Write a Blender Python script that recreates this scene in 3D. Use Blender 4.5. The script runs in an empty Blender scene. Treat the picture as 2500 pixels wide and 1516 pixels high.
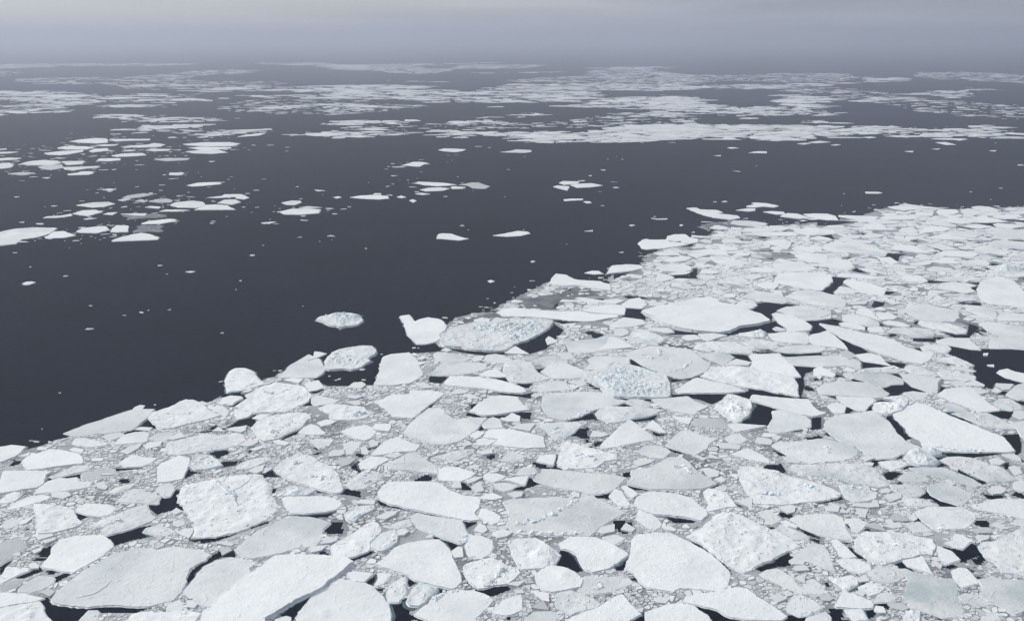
import bpy, math, random
import numpy as np
from mathutils import Vector, noise
from mathutils.geometry import delaunay_2d_cdt
VEIL_A=(.235,.26,.325); VEIL_B=(.35,.375,.435); VEIL_SUN=(.62,.62,.61)
SUN_E=2.0; EXPO=0.43
SEA_C=(.0012,.003,.0095); SEA_SPEC=.0
HAZE_C=(.635,.69,.815); HAZE_D=2.75e-4
sc = bpy.context.scene
R = math.radians
# ---------------------------------------------------------------- camera
CAM_H = 150.0
cd = bpy.data.cameras.new('camera'); cam = bpy.data.objects.new('camera', cd)
sc.collection.objects.link(cam); sc.camera = cam
cd.sensor_width = 36.0; cd.angle = R(60.0)
cd.clip_start = 1.0; cd.clip_end = 90000.0
cam.location = (0, 0, CAM_H); cam.rotation_euler = (R(90 - 17.27), 0, 0)
# ---------------------------------------------------------------- sky, sun, exposure
SUN_EL, SUN_AZ = R(36), R(-68)          # azimuth from the view direction, minus = to the left
SUN_DIR = Vector((math.sin(SUN_AZ)*math.cos(SUN_EL), math.cos(SUN_AZ)*math.cos(SUN_EL), math.sin(SUN_EL)))
w = bpy.data.worlds.new('World'); sc.world = w; w.use_nodes = True
nt = w.node_tree; nt.nodes.clear()
def N(nt, t, **k):
    n = nt.nodes.new(t)
    for a, v in k.items(): setattr(n, a, v)
    return n
L = lambda nt, a, b: nt.links.new(a, b)
def mathn(nt, op, a, b=None, clamp=False):
    n = N(nt, 'ShaderNodeMath', operation=op, use_clamp=clamp)
    for i, v in enumerate((a, b)):
        if v is None: continue
        if isinstance(v, (int, float)): n.inputs[i].default_value = v
        else: L(nt, v, n.inputs[i])
    return n.outputs[0]
def mixc(nt, f, a, b):
    n = N(nt, 'ShaderNodeMix', data_type='RGBA')
    for i, v in ((0, f), (6, a), (7, b)):
        if isinstance(v, (int, float)): n.inputs[i].default_value = v
        elif isinstance(v, tuple): n.inputs[i].default_value = (*v, 1)
        else: L(nt, v, n.inputs[i])
    return n.outputs[2]
sky = N(nt, 'ShaderNodeTexSky', sky_type='NISHITA', sun_disc=False, sun_elevation=SUN_EL, sun_rotation=SUN_AZ)
tc = N(nt, 'ShaderNodeTexCoord')
mp = N(nt, 'ShaderNodeMapping'); mp.inputs['Scale'].default_value = (1.6, 1.6, 22.0); L(nt, tc.outputs['Generated'], mp.inputs[0])
nz = N(nt, 'ShaderNodeTexNoise'); nz.inputs['Scale'].default_value = 2.0; nz.inputs['Detail'].default_value = 5
L(nt, mp.outputs[0], nz.inputs[0])
dt = N(nt, 'ShaderNodeVectorMath', operation='DOT_PRODUCT'); L(nt, tc.outputs['Generated'], dt.inputs[0])
dt.inputs[1].default_value = SUN_DIR
glow = N(nt, 'ShaderNodeMapRange'); glow.inputs[1].default_value = 0.05; glow.inputs[2].default_value = 0.85
L(nt, dt.outputs['Value'], glow.inputs[0])
cr = N(nt, 'ShaderNodeMapRange'); cr.inputs[1].default_value = .36; cr.inputs[2].default_value = .66; L(nt, nz.outputs[0], cr.inputs[0])
veil = mixc(nt, cr.outputs[0], VEIL_A, VEIL_B)                # layered stratus
veil = mixc(nt, glow.outputs[0], veil, VEIL_SUN)             # brighter veil towards the sun
sz = N(nt, 'ShaderNodeSeparateXYZ'); L(nt, tc.outputs['Generated'], sz.inputs[0])
low = N(nt, 'ShaderNodeMapRange', interpolation_type='SMOOTHSTEP'); low.inputs[1].default_value = .065; low.inputs[2].default_value = -.02; L(nt, sz.outputs[2], low.inputs[0])
fog = mixc(nt, glow.outputs[0], mixc(nt, cr.outputs[0], (.195, .215, .27), (.245, .265, .32)), mixc(nt, cr.outputs[0], (.33, .35, .39), (.41, .425, .455)))
veil = mixc(nt, low.outputs[0], veil, fog)                   # the fog bank on the horizon
bg1 = N(nt, 'ShaderNodeBackground'); bg1.inputs[1].default_value = 0.08; L(nt, sky.outputs[0], bg1.inputs[0])
bg2 = N(nt, 'ShaderNodeBackground'); bg2.inputs[1].default_value = 1.0; L(nt, veil, bg2.inputs[0])
mx = N(nt, 'ShaderNodeMixShader'); mx.inputs[0].default_value = 0.9
L(nt, bg1.outputs[0], mx.inputs[1]); L(nt, bg2.outputs[0], mx.inputs[2])
wo = N(nt, 'ShaderNodeOutputWorld'); L(nt, mx.outputs[0], wo.inputs[0])
sd = bpy.data.lights.new('sun', 'SUN'); sd.energy = SUN_E; sd.angle = R(6); sd.color = (1.0, .96, .905)
sun = bpy.data.objects.new('sun', sd); sc.collection.objects.link(sun)
sun.rotation_euler = (-SUN_DIR).to_track_quat('-Z', 'Y').to_euler(); sun.location = SUN_DIR*900
sc.view_settings.view_transform = 'Standard'; sc.view_settings.look = 'None'
sc.view_settings.exposure = EXPO; sc.view_settings.gamma = 1
sc.render.engine = 'CYCLES'
sc.cycles.use_denoising = True
sc.cycles.max_bounces = 5; sc.cycles.diffuse_bounces = 3; sc.cycles.glossy_bounces = 2
sc.cycles.volume_bounces = 1; sc.cycles.caustics_reflective = False
random.seed(11); rng = np.random.default_rng(11)

# ---------------------------------------------------------------- materials
def newmat(name):
    m = bpy.data.materials.new(name); m.use_nodes = True
    nt = m.node_tree; nt.nodes.clear()
    b = N(nt, 'ShaderNodeBsdfPrincipled'); o = N(nt, 'ShaderNodeOutputMaterial'); L(nt, b.outputs[0], o.inputs[0])
    return m, nt, b
def pos(nt, scale=(1, 1, 1)):
    g = N(nt, 'ShaderNodeNewGeometry'); mp = N(nt, 'ShaderNodeMapping'); mp.inputs['Scale'].default_value = scale
    L(nt, g.outputs['Position'], mp.inputs[0]); return g, mp.outputs[0]
def noi(nt, v, s, d=4, rough=.55, lo=.3, hi=.7):
    n = N(nt, 'ShaderNodeTexNoise'); n.inputs['Scale'].default_value = s; n.inputs['Detail'].default_value = d
    n.inputs['Roughness'].default_value = rough; L(nt, v, n.inputs[0])
    r = N(nt, 'ShaderNodeMapRange'); r.inputs[1].default_value = lo; r.inputs[2].default_value = hi
    L(nt, n.outputs[0], r.inputs[0]); return r.outputs[0]
def bump(nt, b, h, dist, strength=1):
    n = N(nt, 'ShaderNodeBump'); n.inputs['Strength'].default_value = strength; n.inputs['Distance'].default_value = dist
    L(nt, h, n.inputs['Height']); L(nt, n.outputs[0], b.inputs['Normal'])
# snow lying on the floes: tone, wetness and blueness are set per object
m_snow, nt, b = newmat('snow')
def oattr(nt, name):
    a = N(nt, 'ShaderNodeAttribute', attribute_type='OBJECT', attribute_name=name); return a.outputs['Fac']
g, v = pos(nt)
ta, wa, ba = oattr(nt, 'tone'), oattr(nt, 'wet'), oattr(nt, 'blue')
big = noi(nt, v, .045, 5, .6, .42, .68); med = noi(nt, v, .33, 4, .6, .35, .7); fine = noi(nt, v, 1.9, 3, .6, .3, .75)
dry = N(nt, 'ShaderNodeCombineColor')
L(nt, mathn(nt, 'MULTIPLY', ta, .965), dry.inputs[0]); L(nt, mathn(nt, 'MULTIPLY', ta, 1.0), dry.inputs[1]); L(nt, mathn(nt, 'MULTIPLY', ta, 1.005), dry.inputs[2])
damp = N(nt, 'ShaderNodeMix', data_type='RGBA', blend_type='MULTIPLY'); damp.inputs[0].default_value = 1
L(nt, dry.outputs[0], damp.inputs[6]); damp.inputs[7].default_value = (.66, .72, .75, 1)
c = mixc(nt, mathn(nt, 'MULTIPLY', big, wa, True), dry.outputs[0], damp.outputs[2])
sp = mathn(nt, 'MULTIPLY', mathn(nt, 'MULTIPLY', med, fine), .26)
c = mixc(nt, sp, c, (.50, .55, .60))
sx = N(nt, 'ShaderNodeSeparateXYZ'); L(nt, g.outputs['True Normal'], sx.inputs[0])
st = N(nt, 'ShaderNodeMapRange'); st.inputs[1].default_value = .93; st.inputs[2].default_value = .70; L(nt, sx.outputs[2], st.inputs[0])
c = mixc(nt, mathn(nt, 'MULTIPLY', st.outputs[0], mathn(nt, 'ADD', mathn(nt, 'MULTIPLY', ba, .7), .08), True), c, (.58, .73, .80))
bl = mathn(nt, 'MULTIPLY', noi(nt, v, .14, 4, .6, .48, .70), mathn(nt, 'MULTIPLY', ba, .55), True)
c = mixc(nt, bl, c, (.64, .79, .85))
L(nt, c, b.inputs['Base Color']); b.inputs['Roughness'].default_value = .75; b.inputs['Specular IOR Level'].default_value = .25
drift = N(nt, 'ShaderNodeMapping'); drift.inputs['Rotation'].default_value = (0, 0, R(28)); drift.inputs['Scale'].default_value = (.6, 1.0, 1)
L(nt, g.outputs['Position'], drift.inputs[0])
wp = N(nt, 'ShaderNodeVectorMath', operation='MULTIPLY_ADD'); wn = N(nt, 'ShaderNodeTexNoise'); wn.inputs['Scale'].default_value = .16; wn.inputs['Detail'].default_value = 4
L(nt, v, wn.inputs[0]); L(nt, wn.outputs['Color'], wp.inputs[0]); wp.inputs[1].default_value = (14, 14, 0); L(nt, v, wp.inputs[2])
seam = N(nt, 'ShaderNodeTexVoronoi', feature='DISTANCE_TO_EDGE'); seam.inputs['Scale'].default_value = .055; L(nt, wp.outputs[0], seam.inputs['Vector'])
sl = N(nt, 'ShaderNodeMapRange'); sl.inputs[1].default_value = .045; sl.inputs[2].default_value = .0; L(nt, seam.outputs['Distance'], sl.inputs[0])
seamh = mathn(nt, 'MULTIPLY', mathn(nt, 'MULTIPLY', sl.outputs[0], noi(nt, v, .12, 3, .5, .45, .62)), noi(nt, v, 1.3, 3, .6, .3, .6))
h = mathn(nt, 'ADD', mathn(nt, 'MULTIPLY', noi(nt, drift.outputs[0], .42, 5, .62, .2, .8), .8), mathn(nt, 'MULTIPLY', noi(nt, v, 1.1, 4, .6, .2, .8), .35))
h = mathn(nt, 'ADD', h, mathn(nt, 'MULTIPLY', seamh, mathn(nt, 'ADD', mathn(nt, 'MULTIPLY', oattr(nt, 'crust'), .9), .35)))
h = mathn(nt, 'ADD', h, mathn(nt, 'MULTIPLY', noi(nt, v, .62, 2, .5, .60, .80), mathn(nt, 'ADD', mathn(nt, 'MULTIPLY', oattr(nt, 'crust'), 1.6), .35)))
bump(nt, b, h, .32, .75)
# bare sides of a floe
m_edge, nt, b = newmat('edge_ice'); g, v = pos(nt, (1, 1, 3))
c = mixc(nt, noi(nt, v, 1.3, 4), (.50, .56, .60), (.74, .78, .81)); L(nt, c, b.inputs['Base Color']); b.inputs['Roughness'].default_value = .5
# broken blocks
m_block, nt, b = newmat('broken_ice'); g, v = pos(nt)
ba = oattr(nt, 'blue'); c = mixc(nt, noi(nt, v, .5, 3), (.70, .75, .78), (.86, .88, .89)); c = mixc(nt, mathn(nt, 'MULTIPLY', ba, noi(nt, v, .3, 3, .5, .35, .6), True), c, (.60, .75, .82))
L(nt, c, b.inputs['Base Color']); b.inputs['Roughness'].default_value = .6
m_foot, nt, b = newmat('submerged_ice'); b.inputs['Base Color'].default_value = (.05, .095, .11, 1); b.inputs['Roughness'].default_value = .3
m_crack, nt, b = newmat('wet_crack'); b.inputs['Base Color'].default_value = (.28, .33, .38, 1); b.inputs['Roughness'].default_value = .4
# crushed ice: tone per fragment
def fragmat(name):
    m, nt, b = newmat(name); g, v = pos(nt)
    a = N(nt, 'ShaderNodeAttribute', attribute_name='tone'); c = mixc(nt, mathn(nt, 'MULTIPLY', noi(nt, v, .9, 3), .22), a.outputs['Color'], (.45, .50, .54))
    L(nt, c, b.inputs['Base Color']); b.inputs['Roughness'].default_value = .65; b.inputs['Specular IOR Level'].default_value = .3
    bump(nt, b, noi(nt, v, 1.2, 3, .6, .2, .8), .18, .6); return m
m_frag = fragmat('crushed_ice')
# slush between the fragments
m_slush, nt, b = newmat('slush'); g, v = pos(nt)
c = mixc(nt, noi(nt, v, .05, 5, .6, .38, .62), (.11, .13, .145), (.40, .43, .445)); c2 = mixc(nt, mathn(nt, 'MULTIPLY', noi(nt, v, 1.6, 4, .65, .42, .68), .6), c, (.50, .53, .54))
L(nt, c2, b.inputs['Base Color']); b.inputs['Roughness'].default_value = .55; bump(nt, b, noi(nt, v, 2.2, 3), .12)
m_grease, nt, b = newmat('grease_ice'); g, v = pos(nt, (1, 1, 1))
c = mixc(nt, noi(nt, v, .09, 6, .7, .38, .66), (.035, .043, .055), (.17, .19, .205)); c = mixc(nt, mathn(nt, 'MULTIPLY', noi(nt, v, .7, 5, .7, .56, .72), .6), c, (.5, .53, .55))
L(nt, c, b.inputs['Base Color']); b.inputs['Roughness'].default_value = .45
# sea
m_sea, nt, b = newmat('sea_water'); g, v = pos(nt)
b.inputs['Base Color'].default_value = (*SEA_C, 1); b.inputs['Roughness'].default_value = .32; b.inputs['IOR'].default_value = 1.33
b.inputs['Specular IOR Level'].default_value = SEA_SPEC
L(nt, mixc(nt, noi(nt, v, .012, 6, .65, .35, .68), tuple(c*.55 for c in SEA_C), tuple(c*1.9 for c in SEA_C)), b.inputs['Base Color'])
mp = N(nt, 'ShaderNodeMapping'); mp.inputs['Rotation'].default_value = (0, 0, R(20)); mp.inputs['Scale'].default_value = (.5, 1, 1); L(nt, g.outputs['Position'], mp.inputs[0])
h = mathn(nt, 'ADD', noi(nt, mp.outputs[0], .35, 5, .6, .2, .8), mathn(nt, 'MULTIPLY', noi(nt, v, .02, 3, .5, .2, .8), 2.0))
bump(nt, b, h, .30, .6)

# ---------------------------------------------------------------- mesh helpers
col = sc.collection
def link(name, verts, faces, mat, parent=None, smooth=False, kind=None, label=None, cat=None, group=None, tones=None, **props):
    me = bpy.data.meshes.new(name); me.from_pydata(verts, [], faces)
    me.materials.append(mat)
    if smooth: me.shade_smooth()
    if tones is not None:
        at = me.color_attributes.new('tone', 'FLOAT_COLOR', 'POINT'); at.data.foreach_set('color', np.asarray(tones, np.float32).ravel())
    me.update()
    o = bpy.data.objects.new(name, me); col.objects.link(o)
    if parent: o.parent = parent
    if kind: o['kind'] = kind
    if label: o['label'] = label
    if cat: o['category'] = cat
    if group: o['group'] = group
    for k, v in props.items(): o[k] = v
    return o
def dec(s): return np.array([[float(c)/10 for c in p.split(',')] for p in s.split()])
def lines(s): return [l for l in s.strip().split('\n') if l.strip()]
def refine(p, jit, D, seed):
    """round the corners a touch, then break each side up into a ragged ice edge"""
    q = []
    n = len(p)
    for i in range(n):
        a, b, c = p[i-1], p[i], p[(i+1) % n]
        q.append(b + (a-b)*.045); q.append(b + (c-b)*.045)
    q = np.array(q); step = max(.6, D*.0036); o = []
    for i in range(len(q)):
        a, b = q[i], q[(i+1) % len(q)]; l = np.linalg.norm(b-a)
        if l < 1e-6: continue
        k = max(1, int(l/step)); nrm = np.array([b[1]-a[1], a[0]-b[0]])/l
        for j in range(k):
            t = j/k; m = a*(1-t)+b*t
            d = .55*noise.fractal(Vector((m[0]*.12+seed, m[1]*.12, 3.1)), .8, 2.1, 3)+.45*noise.fractal(Vector((m[0]*.55+seed, m[1]*.55, 8.1)), .6, 2.1, 3)
            o.append(m + nrm*d*jit)
    return np.array(o)
def seg_dist(pts, ring):
    d = np.full(len(pts), 1e9)
    for i in range(len(ring)):
        a, b = ring[i-1], ring[i]; ab = b-a; l2 = (ab@ab) or 1e-9
        t = np.clip(((pts-a)@ab)/l2, 0, 1); d = np.minimum(d, np.hypot(*(pts-(a+t[:, None]*ab)).T))
    return d
def inside(ring, pts):
    r = np.zeros(len(pts), bool); x, y = pts[:, 0], pts[:, 1]
    for i in range(len(ring)):
        (x1, y1), (x2, y2) = ring[i-1], ring[i]
        if y1 == y2: continue
        r ^= ((y1 > y) != (y2 > y)) & (x < (x2-x1)*(y-y1)/(y2-y1)+x1)
    return r
def fr(x, y, s, seed, octv=4): return noise.fractal(Vector((x*s+seed, y*s, seed*.37)), .85, 2.1, octv)

TONE = {'w': (.86, .03), 'g': (.76, .04), 'd': (.56, .05), 'b': (.78, .03)}
def build_floe(idx, t, pts, feats, label):
    D = float(np.hypot(*pts.mean(0))); size = math.sqrt(max(1, abs(np.cross(pts, np.roll(pts, -1, 0)).sum())/2))
    seed = idx*1.731 % 97; rnd = random.Random(idx)
    rough = t[1] == 'r'; rub = t[1] == 'R'
    fb = rnd.uniform(.28, .55) if t[0] in 'w' else rnd.uniform(.26, .42) if t[0] in 'gb' else .22
    if 'thick shaded near edge' in label: fb = 1.3
    if rub: fb = .8
    fb *= min(1, .55+size/45)
    ring = refine(pts, min(.95, .030*size)*(1.6 if rough or rub else 1)*(1.5 if D > 500 else 1), D, seed)
    step = max(.8, D*(.0034 if not (rough or rub) else .0027 if rough else .0022))
    lo, hi = ring.min(0), ring.max(0)
    step = max(step, math.sqrt((hi-lo).prod()/2600))
    gx, gy = np.meshgrid(np.arange(lo[0]+step/2, hi[0], step), np.arange(lo[1]+step/2, hi[1], step))
    gp = np.stack([gx.ravel(), gy.ravel()], 1); gp += rng.uniform(-.33, .33, gp.shape)*step
    gp = gp[inside(ring, gp)]
    if len(gp): gp = gp[seg_dist(gp, ring) > step*.45]
    n = len(ring); vin = [Vector(p) for p in ring]+[Vector(p) for p in gp]
    vo, _, fo, _, _, _ = delaunay_2d_cdt(vin, [], [list(range(n))], 1, 1e-4)
    P = np.array([(v.x, v.y) for v in vo]); ed = seg_dist(P, ring)
    amp = (.10 if not rough else .42)*min(1.3, .4+size/30)
    def height(x, y, e):
        k = min(1, e/(1.6 if not rub else 1.1))
        z = fb + k*amp*fr(x, y, .11, seed) + k*amp*.55*fr(x, y, .035, seed+9, 3)
        if rough: z += k*.55*max(0, fr(x, y, .38, seed+4, 3))
        if rub:
            q = Vector((x*.9+fr(x, y, .2, seed)*1.5, y*.9+fr(y, x, .2, seed+3)*1.5, seed))
            s = max(.22, 1.7/max(4, D*.006)*2)
            mk = min(1, max(.12, .55+1.6*fr(x, y, .055, seed+6, 2)))
            z += mk*min(1, e/(.14*size+.1))*(.26*noise.cell(q*s)+.5*abs(fr(q.x, q.y, .5, seed+1, 3))+.22*noise.cell(q*s*.45+Vector((5, 5, 5))))*min(1.6, .5+size/30)+k*.7*fr(x, y, .09, seed+2)
        for kk, pp, r in feats:
            if kk in 'HDP':
                dx, dy = x-pp[0][0], y-pp[0][1]; u = (dx*dx+dy*dy)/(r*r*1.1)
                if u < 6:
                    if kk == 'H':
                        f_ = .5 if rub else .24
                        z += r*f_*math.exp(-u)*(1+.9*fr(x, y, .5/r*2, seed+5, 3)) - (0 if rub else r*.10*math.exp(-((dx+r*.8)**2+(dy+r*.7)**2)/(r*r*.35)))
                    elif kk == 'P': z -= r*.5*math.exp(-u*2)
                    else: z += r*.30*max(0, 1-u*.55)**.6
        return z
    Z = [height(x, y, e) if e > 1e-3 else fb+.06*fr(x, y, .3, seed) for (x, y), e in zip(P, ed)]
    Z = np.maximum(Z, .06)
    cx, cy = pts.mean(0)
    # sides of the slab: snow lip, bare edge, wet foot at the waterline
    zr = np.array([fb+.06*fr(x, y, .3, seed) for x, y in ring]); ctr = ring.mean(0)
    nx = np.roll(ring, -1, 0)-np.roll(ring, 1, 0); nrm = np.stack([nx[:, 1], -nx[:, 0]], 1); nrm /= np.maximum(1e-6, np.hypot(*nrm.T))[:, None]
    if np.cross(ring, np.roll(ring, -1, 0)).sum() < 0: nrm = -nrm
    jo = np.array([.10+.10*fr(x, y, .9, seed+1, 2) for x, y in ring])[:, None]; foot = np.array([.18+.22*abs(fr(x, y, .25, seed+7, 3)) for x, y in ring])[:, None]
    r1 = ring+nrm*jo*.6; r2 = ring+nrm*(jo+foot)
    V = [(*p, z-.012) for p, z in zip(ring, zr)]+[(*p, z*.45) for p, z in zip(r1, zr)]+[(*p, .05) for p in r2]+[(*p, -.45) for p in r2]
    Fc = [(i+k*n, (i+1) % n+k*n, (i+1) % n+(k+1)*n, i+(k+1)*n) for k in range(3) for i in range(n)]
    if rub or rnd.random() < .45:                                # pale ice seen just under the surface
        ft = np.array([.25+(1.5 if rub else .8)*max(0, .25+fr(x, y, .13, seed+11, 3)) for x, y in ring])[:, None]*max(1, D/500)
        r3 = r2+nrm*ft; FV = [(x-cx, y-cy, .012) for x, y in r2-nrm*.3]+[(x-cx, y-cy, .012) for x, y in r3]
        FF = [(i, (i+1) % n, (i+1) % n+n, i+n) for i in range(n)]
    else: FV = None
    name = 'rubble_floe' if rub else 'ice_floe'; cat = 'ice floe'
    if rub and any(k in label for k in ('little iceberg floating', 'pyramid-shaped', 'iceberg lump squeezed')): name, cat = 'iceberg', 'iceberg'
    V = [(x-cx, y-cy, z) for x, y, z in V]
    o = link(name, V, Fc, m_edge, label=label, cat=cat, group=('blue rubble floes and icebergs' if rub else 'ice floes on the dark water'))
    o.location = (cx, cy, 0)
    if FV: link('submerged_foot', FV, FF, m_foot, parent=o)
    base, var = TONE[t[0]]
    if t[0] == 'g' and D > 430: base += .05
    tone = base+rnd.uniform(-var, var); wet = {'w': .38, 'g': .85, 'd': .8, 'b': .5}[t[0]]*rnd.uniform(.6, 1.2)
    blue = .8 if rub and t[0] == 'b' else .8 if t[0] == 'b' else .25 if rough else .12
    if 'blotched with' in label: wet = 1.7; tone = .70
    link('snow_cover', [(x-cx, y-cy, z) for (x, y), z in zip(P, Z)], fo, m_snow, parent=o, smooth=not rub, tone=tone, wet=wet, blue=blue, crust=1.0 if rough else .25 if rub else .3 if t[0] == 'g' else .12)
    for kk, pp, r in feats:
        if kk == 'R':                                            # a line of upended blocks
            V, Fc = [], []; pl = []
            for a, b in zip(pp[:-1], pp[1:]):
                k = max(2, int(np.linalg.norm(b-a)/1.0)); pl += [a+(b-a)*j/k for j in range(k)]
            pl = [p for p in pl+[pp[-1]] if inside(ring, p[None])[0]]
            for j, p in enumerate(pl):                           # the low berm the blocks sit in
                d = pl[min(j+1, len(pl)-1)]-pl[max(j-1, 0)]; d = np.array([-d[1], d[0]])/max(1e-6, np.linalg.norm(d))
                wd = (.7+.5*fr(p[0], p[1], .4, seed))*max(1, D/450)
                for sg, up in ((-1, -.06), (0, .18+.22*fr(p[0], p[1], .6, seed+2)), (1, -.06)):
                    x, y = p+d*wd*sg; V.append((x-cx, y-cy, height(x, y, float(seg_dist(np.array([[x, y]]), ring)[0]))+up))
            Fc = [(3*j+k, 3*j+k+1, 3*j+k+4, 3*j+k+3) for j in range(len(pl)-1) for k in (0, 1)]
            for a, b in zip(pp[:-1], pp[1:]):
                l = np.linalg.norm(b-a)
                for q in range(int(l*(2.2 if not rub else .6))):
                    tt = rnd.random(); s = rnd.uniform(.28, .8)*rnd.choice((.6, .8, 1, 1.5))*max(1, D/420); wd = rnd.gauss(0, .55 if not rub else .9)*max(1, D/450)
                    x = a[0]+(b[0]-a[0])*tt-(b[1]-a[1])/l*wd; y = a[1]+(b[1]-a[1])*tt+(b[0]-a[0])/l*wd
                    e = float(seg_dist(np.array([[x, y]]), ring)[0])
                    if not inside(ring, np.array([[x, y]]))[0]: continue
                    block(V, Fc, x-cx, y-cy, height(x, y, e)+s*.18, s, rnd)
            if V: link('pressure_ridge', V, Fc, m_block, parent=o, blue=.4 if t[0] == 'b' else .6 if any(k in label for k in ('blue crack', 'bluish broken', 'bluish rubble cap', 'blue-shadowed ice heap', 'blue pits')) else .15)
        if kk == 'C':                                            # a hairline crack lying in the snow
            V, Fc = [], []; pl = []
            for a, b in zip(pp[:-1], pp[1:]):
                k = max(2, int(np.linalg.norm(b-a)/1.2))
                pl += [a+(b-a)*j/k for j in range(k)]
            pl.append(pp[-1])
            for j, p in enumerate(pl):
                p = p+np.array([fr(p[0], p[1], .3, seed), fr(p[1], p[0], .3, seed)])*.5; d = pl[min(j+1, len(pl)-1)]-pl[max(j-1, 0)]; d = np.array([-d[1], d[0]])/max(1e-6, np.linalg.norm(d))
                wd = .17*math.sin(math.pi*(j+.5)/len(pl))+.05
                for sg in (-1, 1):
                    x, y = p+d*wd*sg; V.append((x-cx, y-cy, height(x, y, float(seg_dist(np.array([[x, y]]), ring)[0]))+.035))
            Fc = [(2*j, 2*j+1, 2*j+3, 2*j+2) for j in range(len(pl)-1)]
            link('crack', V, Fc, m_crack, parent=o)
    return ring
def block(V, Fc, x, y, z, s, rnd):
    k = len(V); rx, ry, rz = rnd.uniform(-.5, .5), rnd.uniform(-.5, .5), rnd.uniform(0, 6.3)
    from mathutils import Euler
    M = Euler((rx, ry, rz)).to_matrix(); a, b, c = s*rnd.uniform(.5, .9), s*rnd.uniform(.35, .7), s*rnd.uniform(.2, .45)
    for sx in (-1, 1):
        for sy in (-1, 1):
            for sz in (-1, 1):
                p = M @ Vector((sx*a*rnd.uniform(.7, 1.1), sy*b*rnd.uniform(.7, 1.1), sz*c*rnd.uniform(.7, 1.1))); V.append((x+p.x, y+p.y, z+p.z))
    for f in ((0, 1, 3, 2), (4, 6, 7, 5), (0, 4, 5, 1), (2, 3, 7, 6), (0, 2, 6, 4), (1, 5, 7, 3)): Fc.append(tuple(i+k for i in f))

# ---------------------------------------------------------------- the setting: sea
SEA_R = 24000.0
nseg = 96; V = [(0, 0, 0)]; Fc = []
rad = [60, 400, 1500, 6000, SEA_R]
for r in rad:
    for i in range(nseg): V.append((r*math.cos(2*math.pi*i/nseg), r*math.sin(2*math.pi*i/nseg), 0))
Fc += [(0, 1+i, 1+(i+1) % nseg) for i in range(nseg)]
for k in range(len(rad)-1):
    for i in range(nseg): Fc.append((1+k*nseg+i, 1+(k+1)*nseg+i, 1+(k+1)*nseg+(i+1) % nseg, 1+k*nseg+(i+1) % nseg))
link('sea', V, Fc, m_sea, kind='structure', label='dark still polar sea reaching to the foggy horizon')

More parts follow.
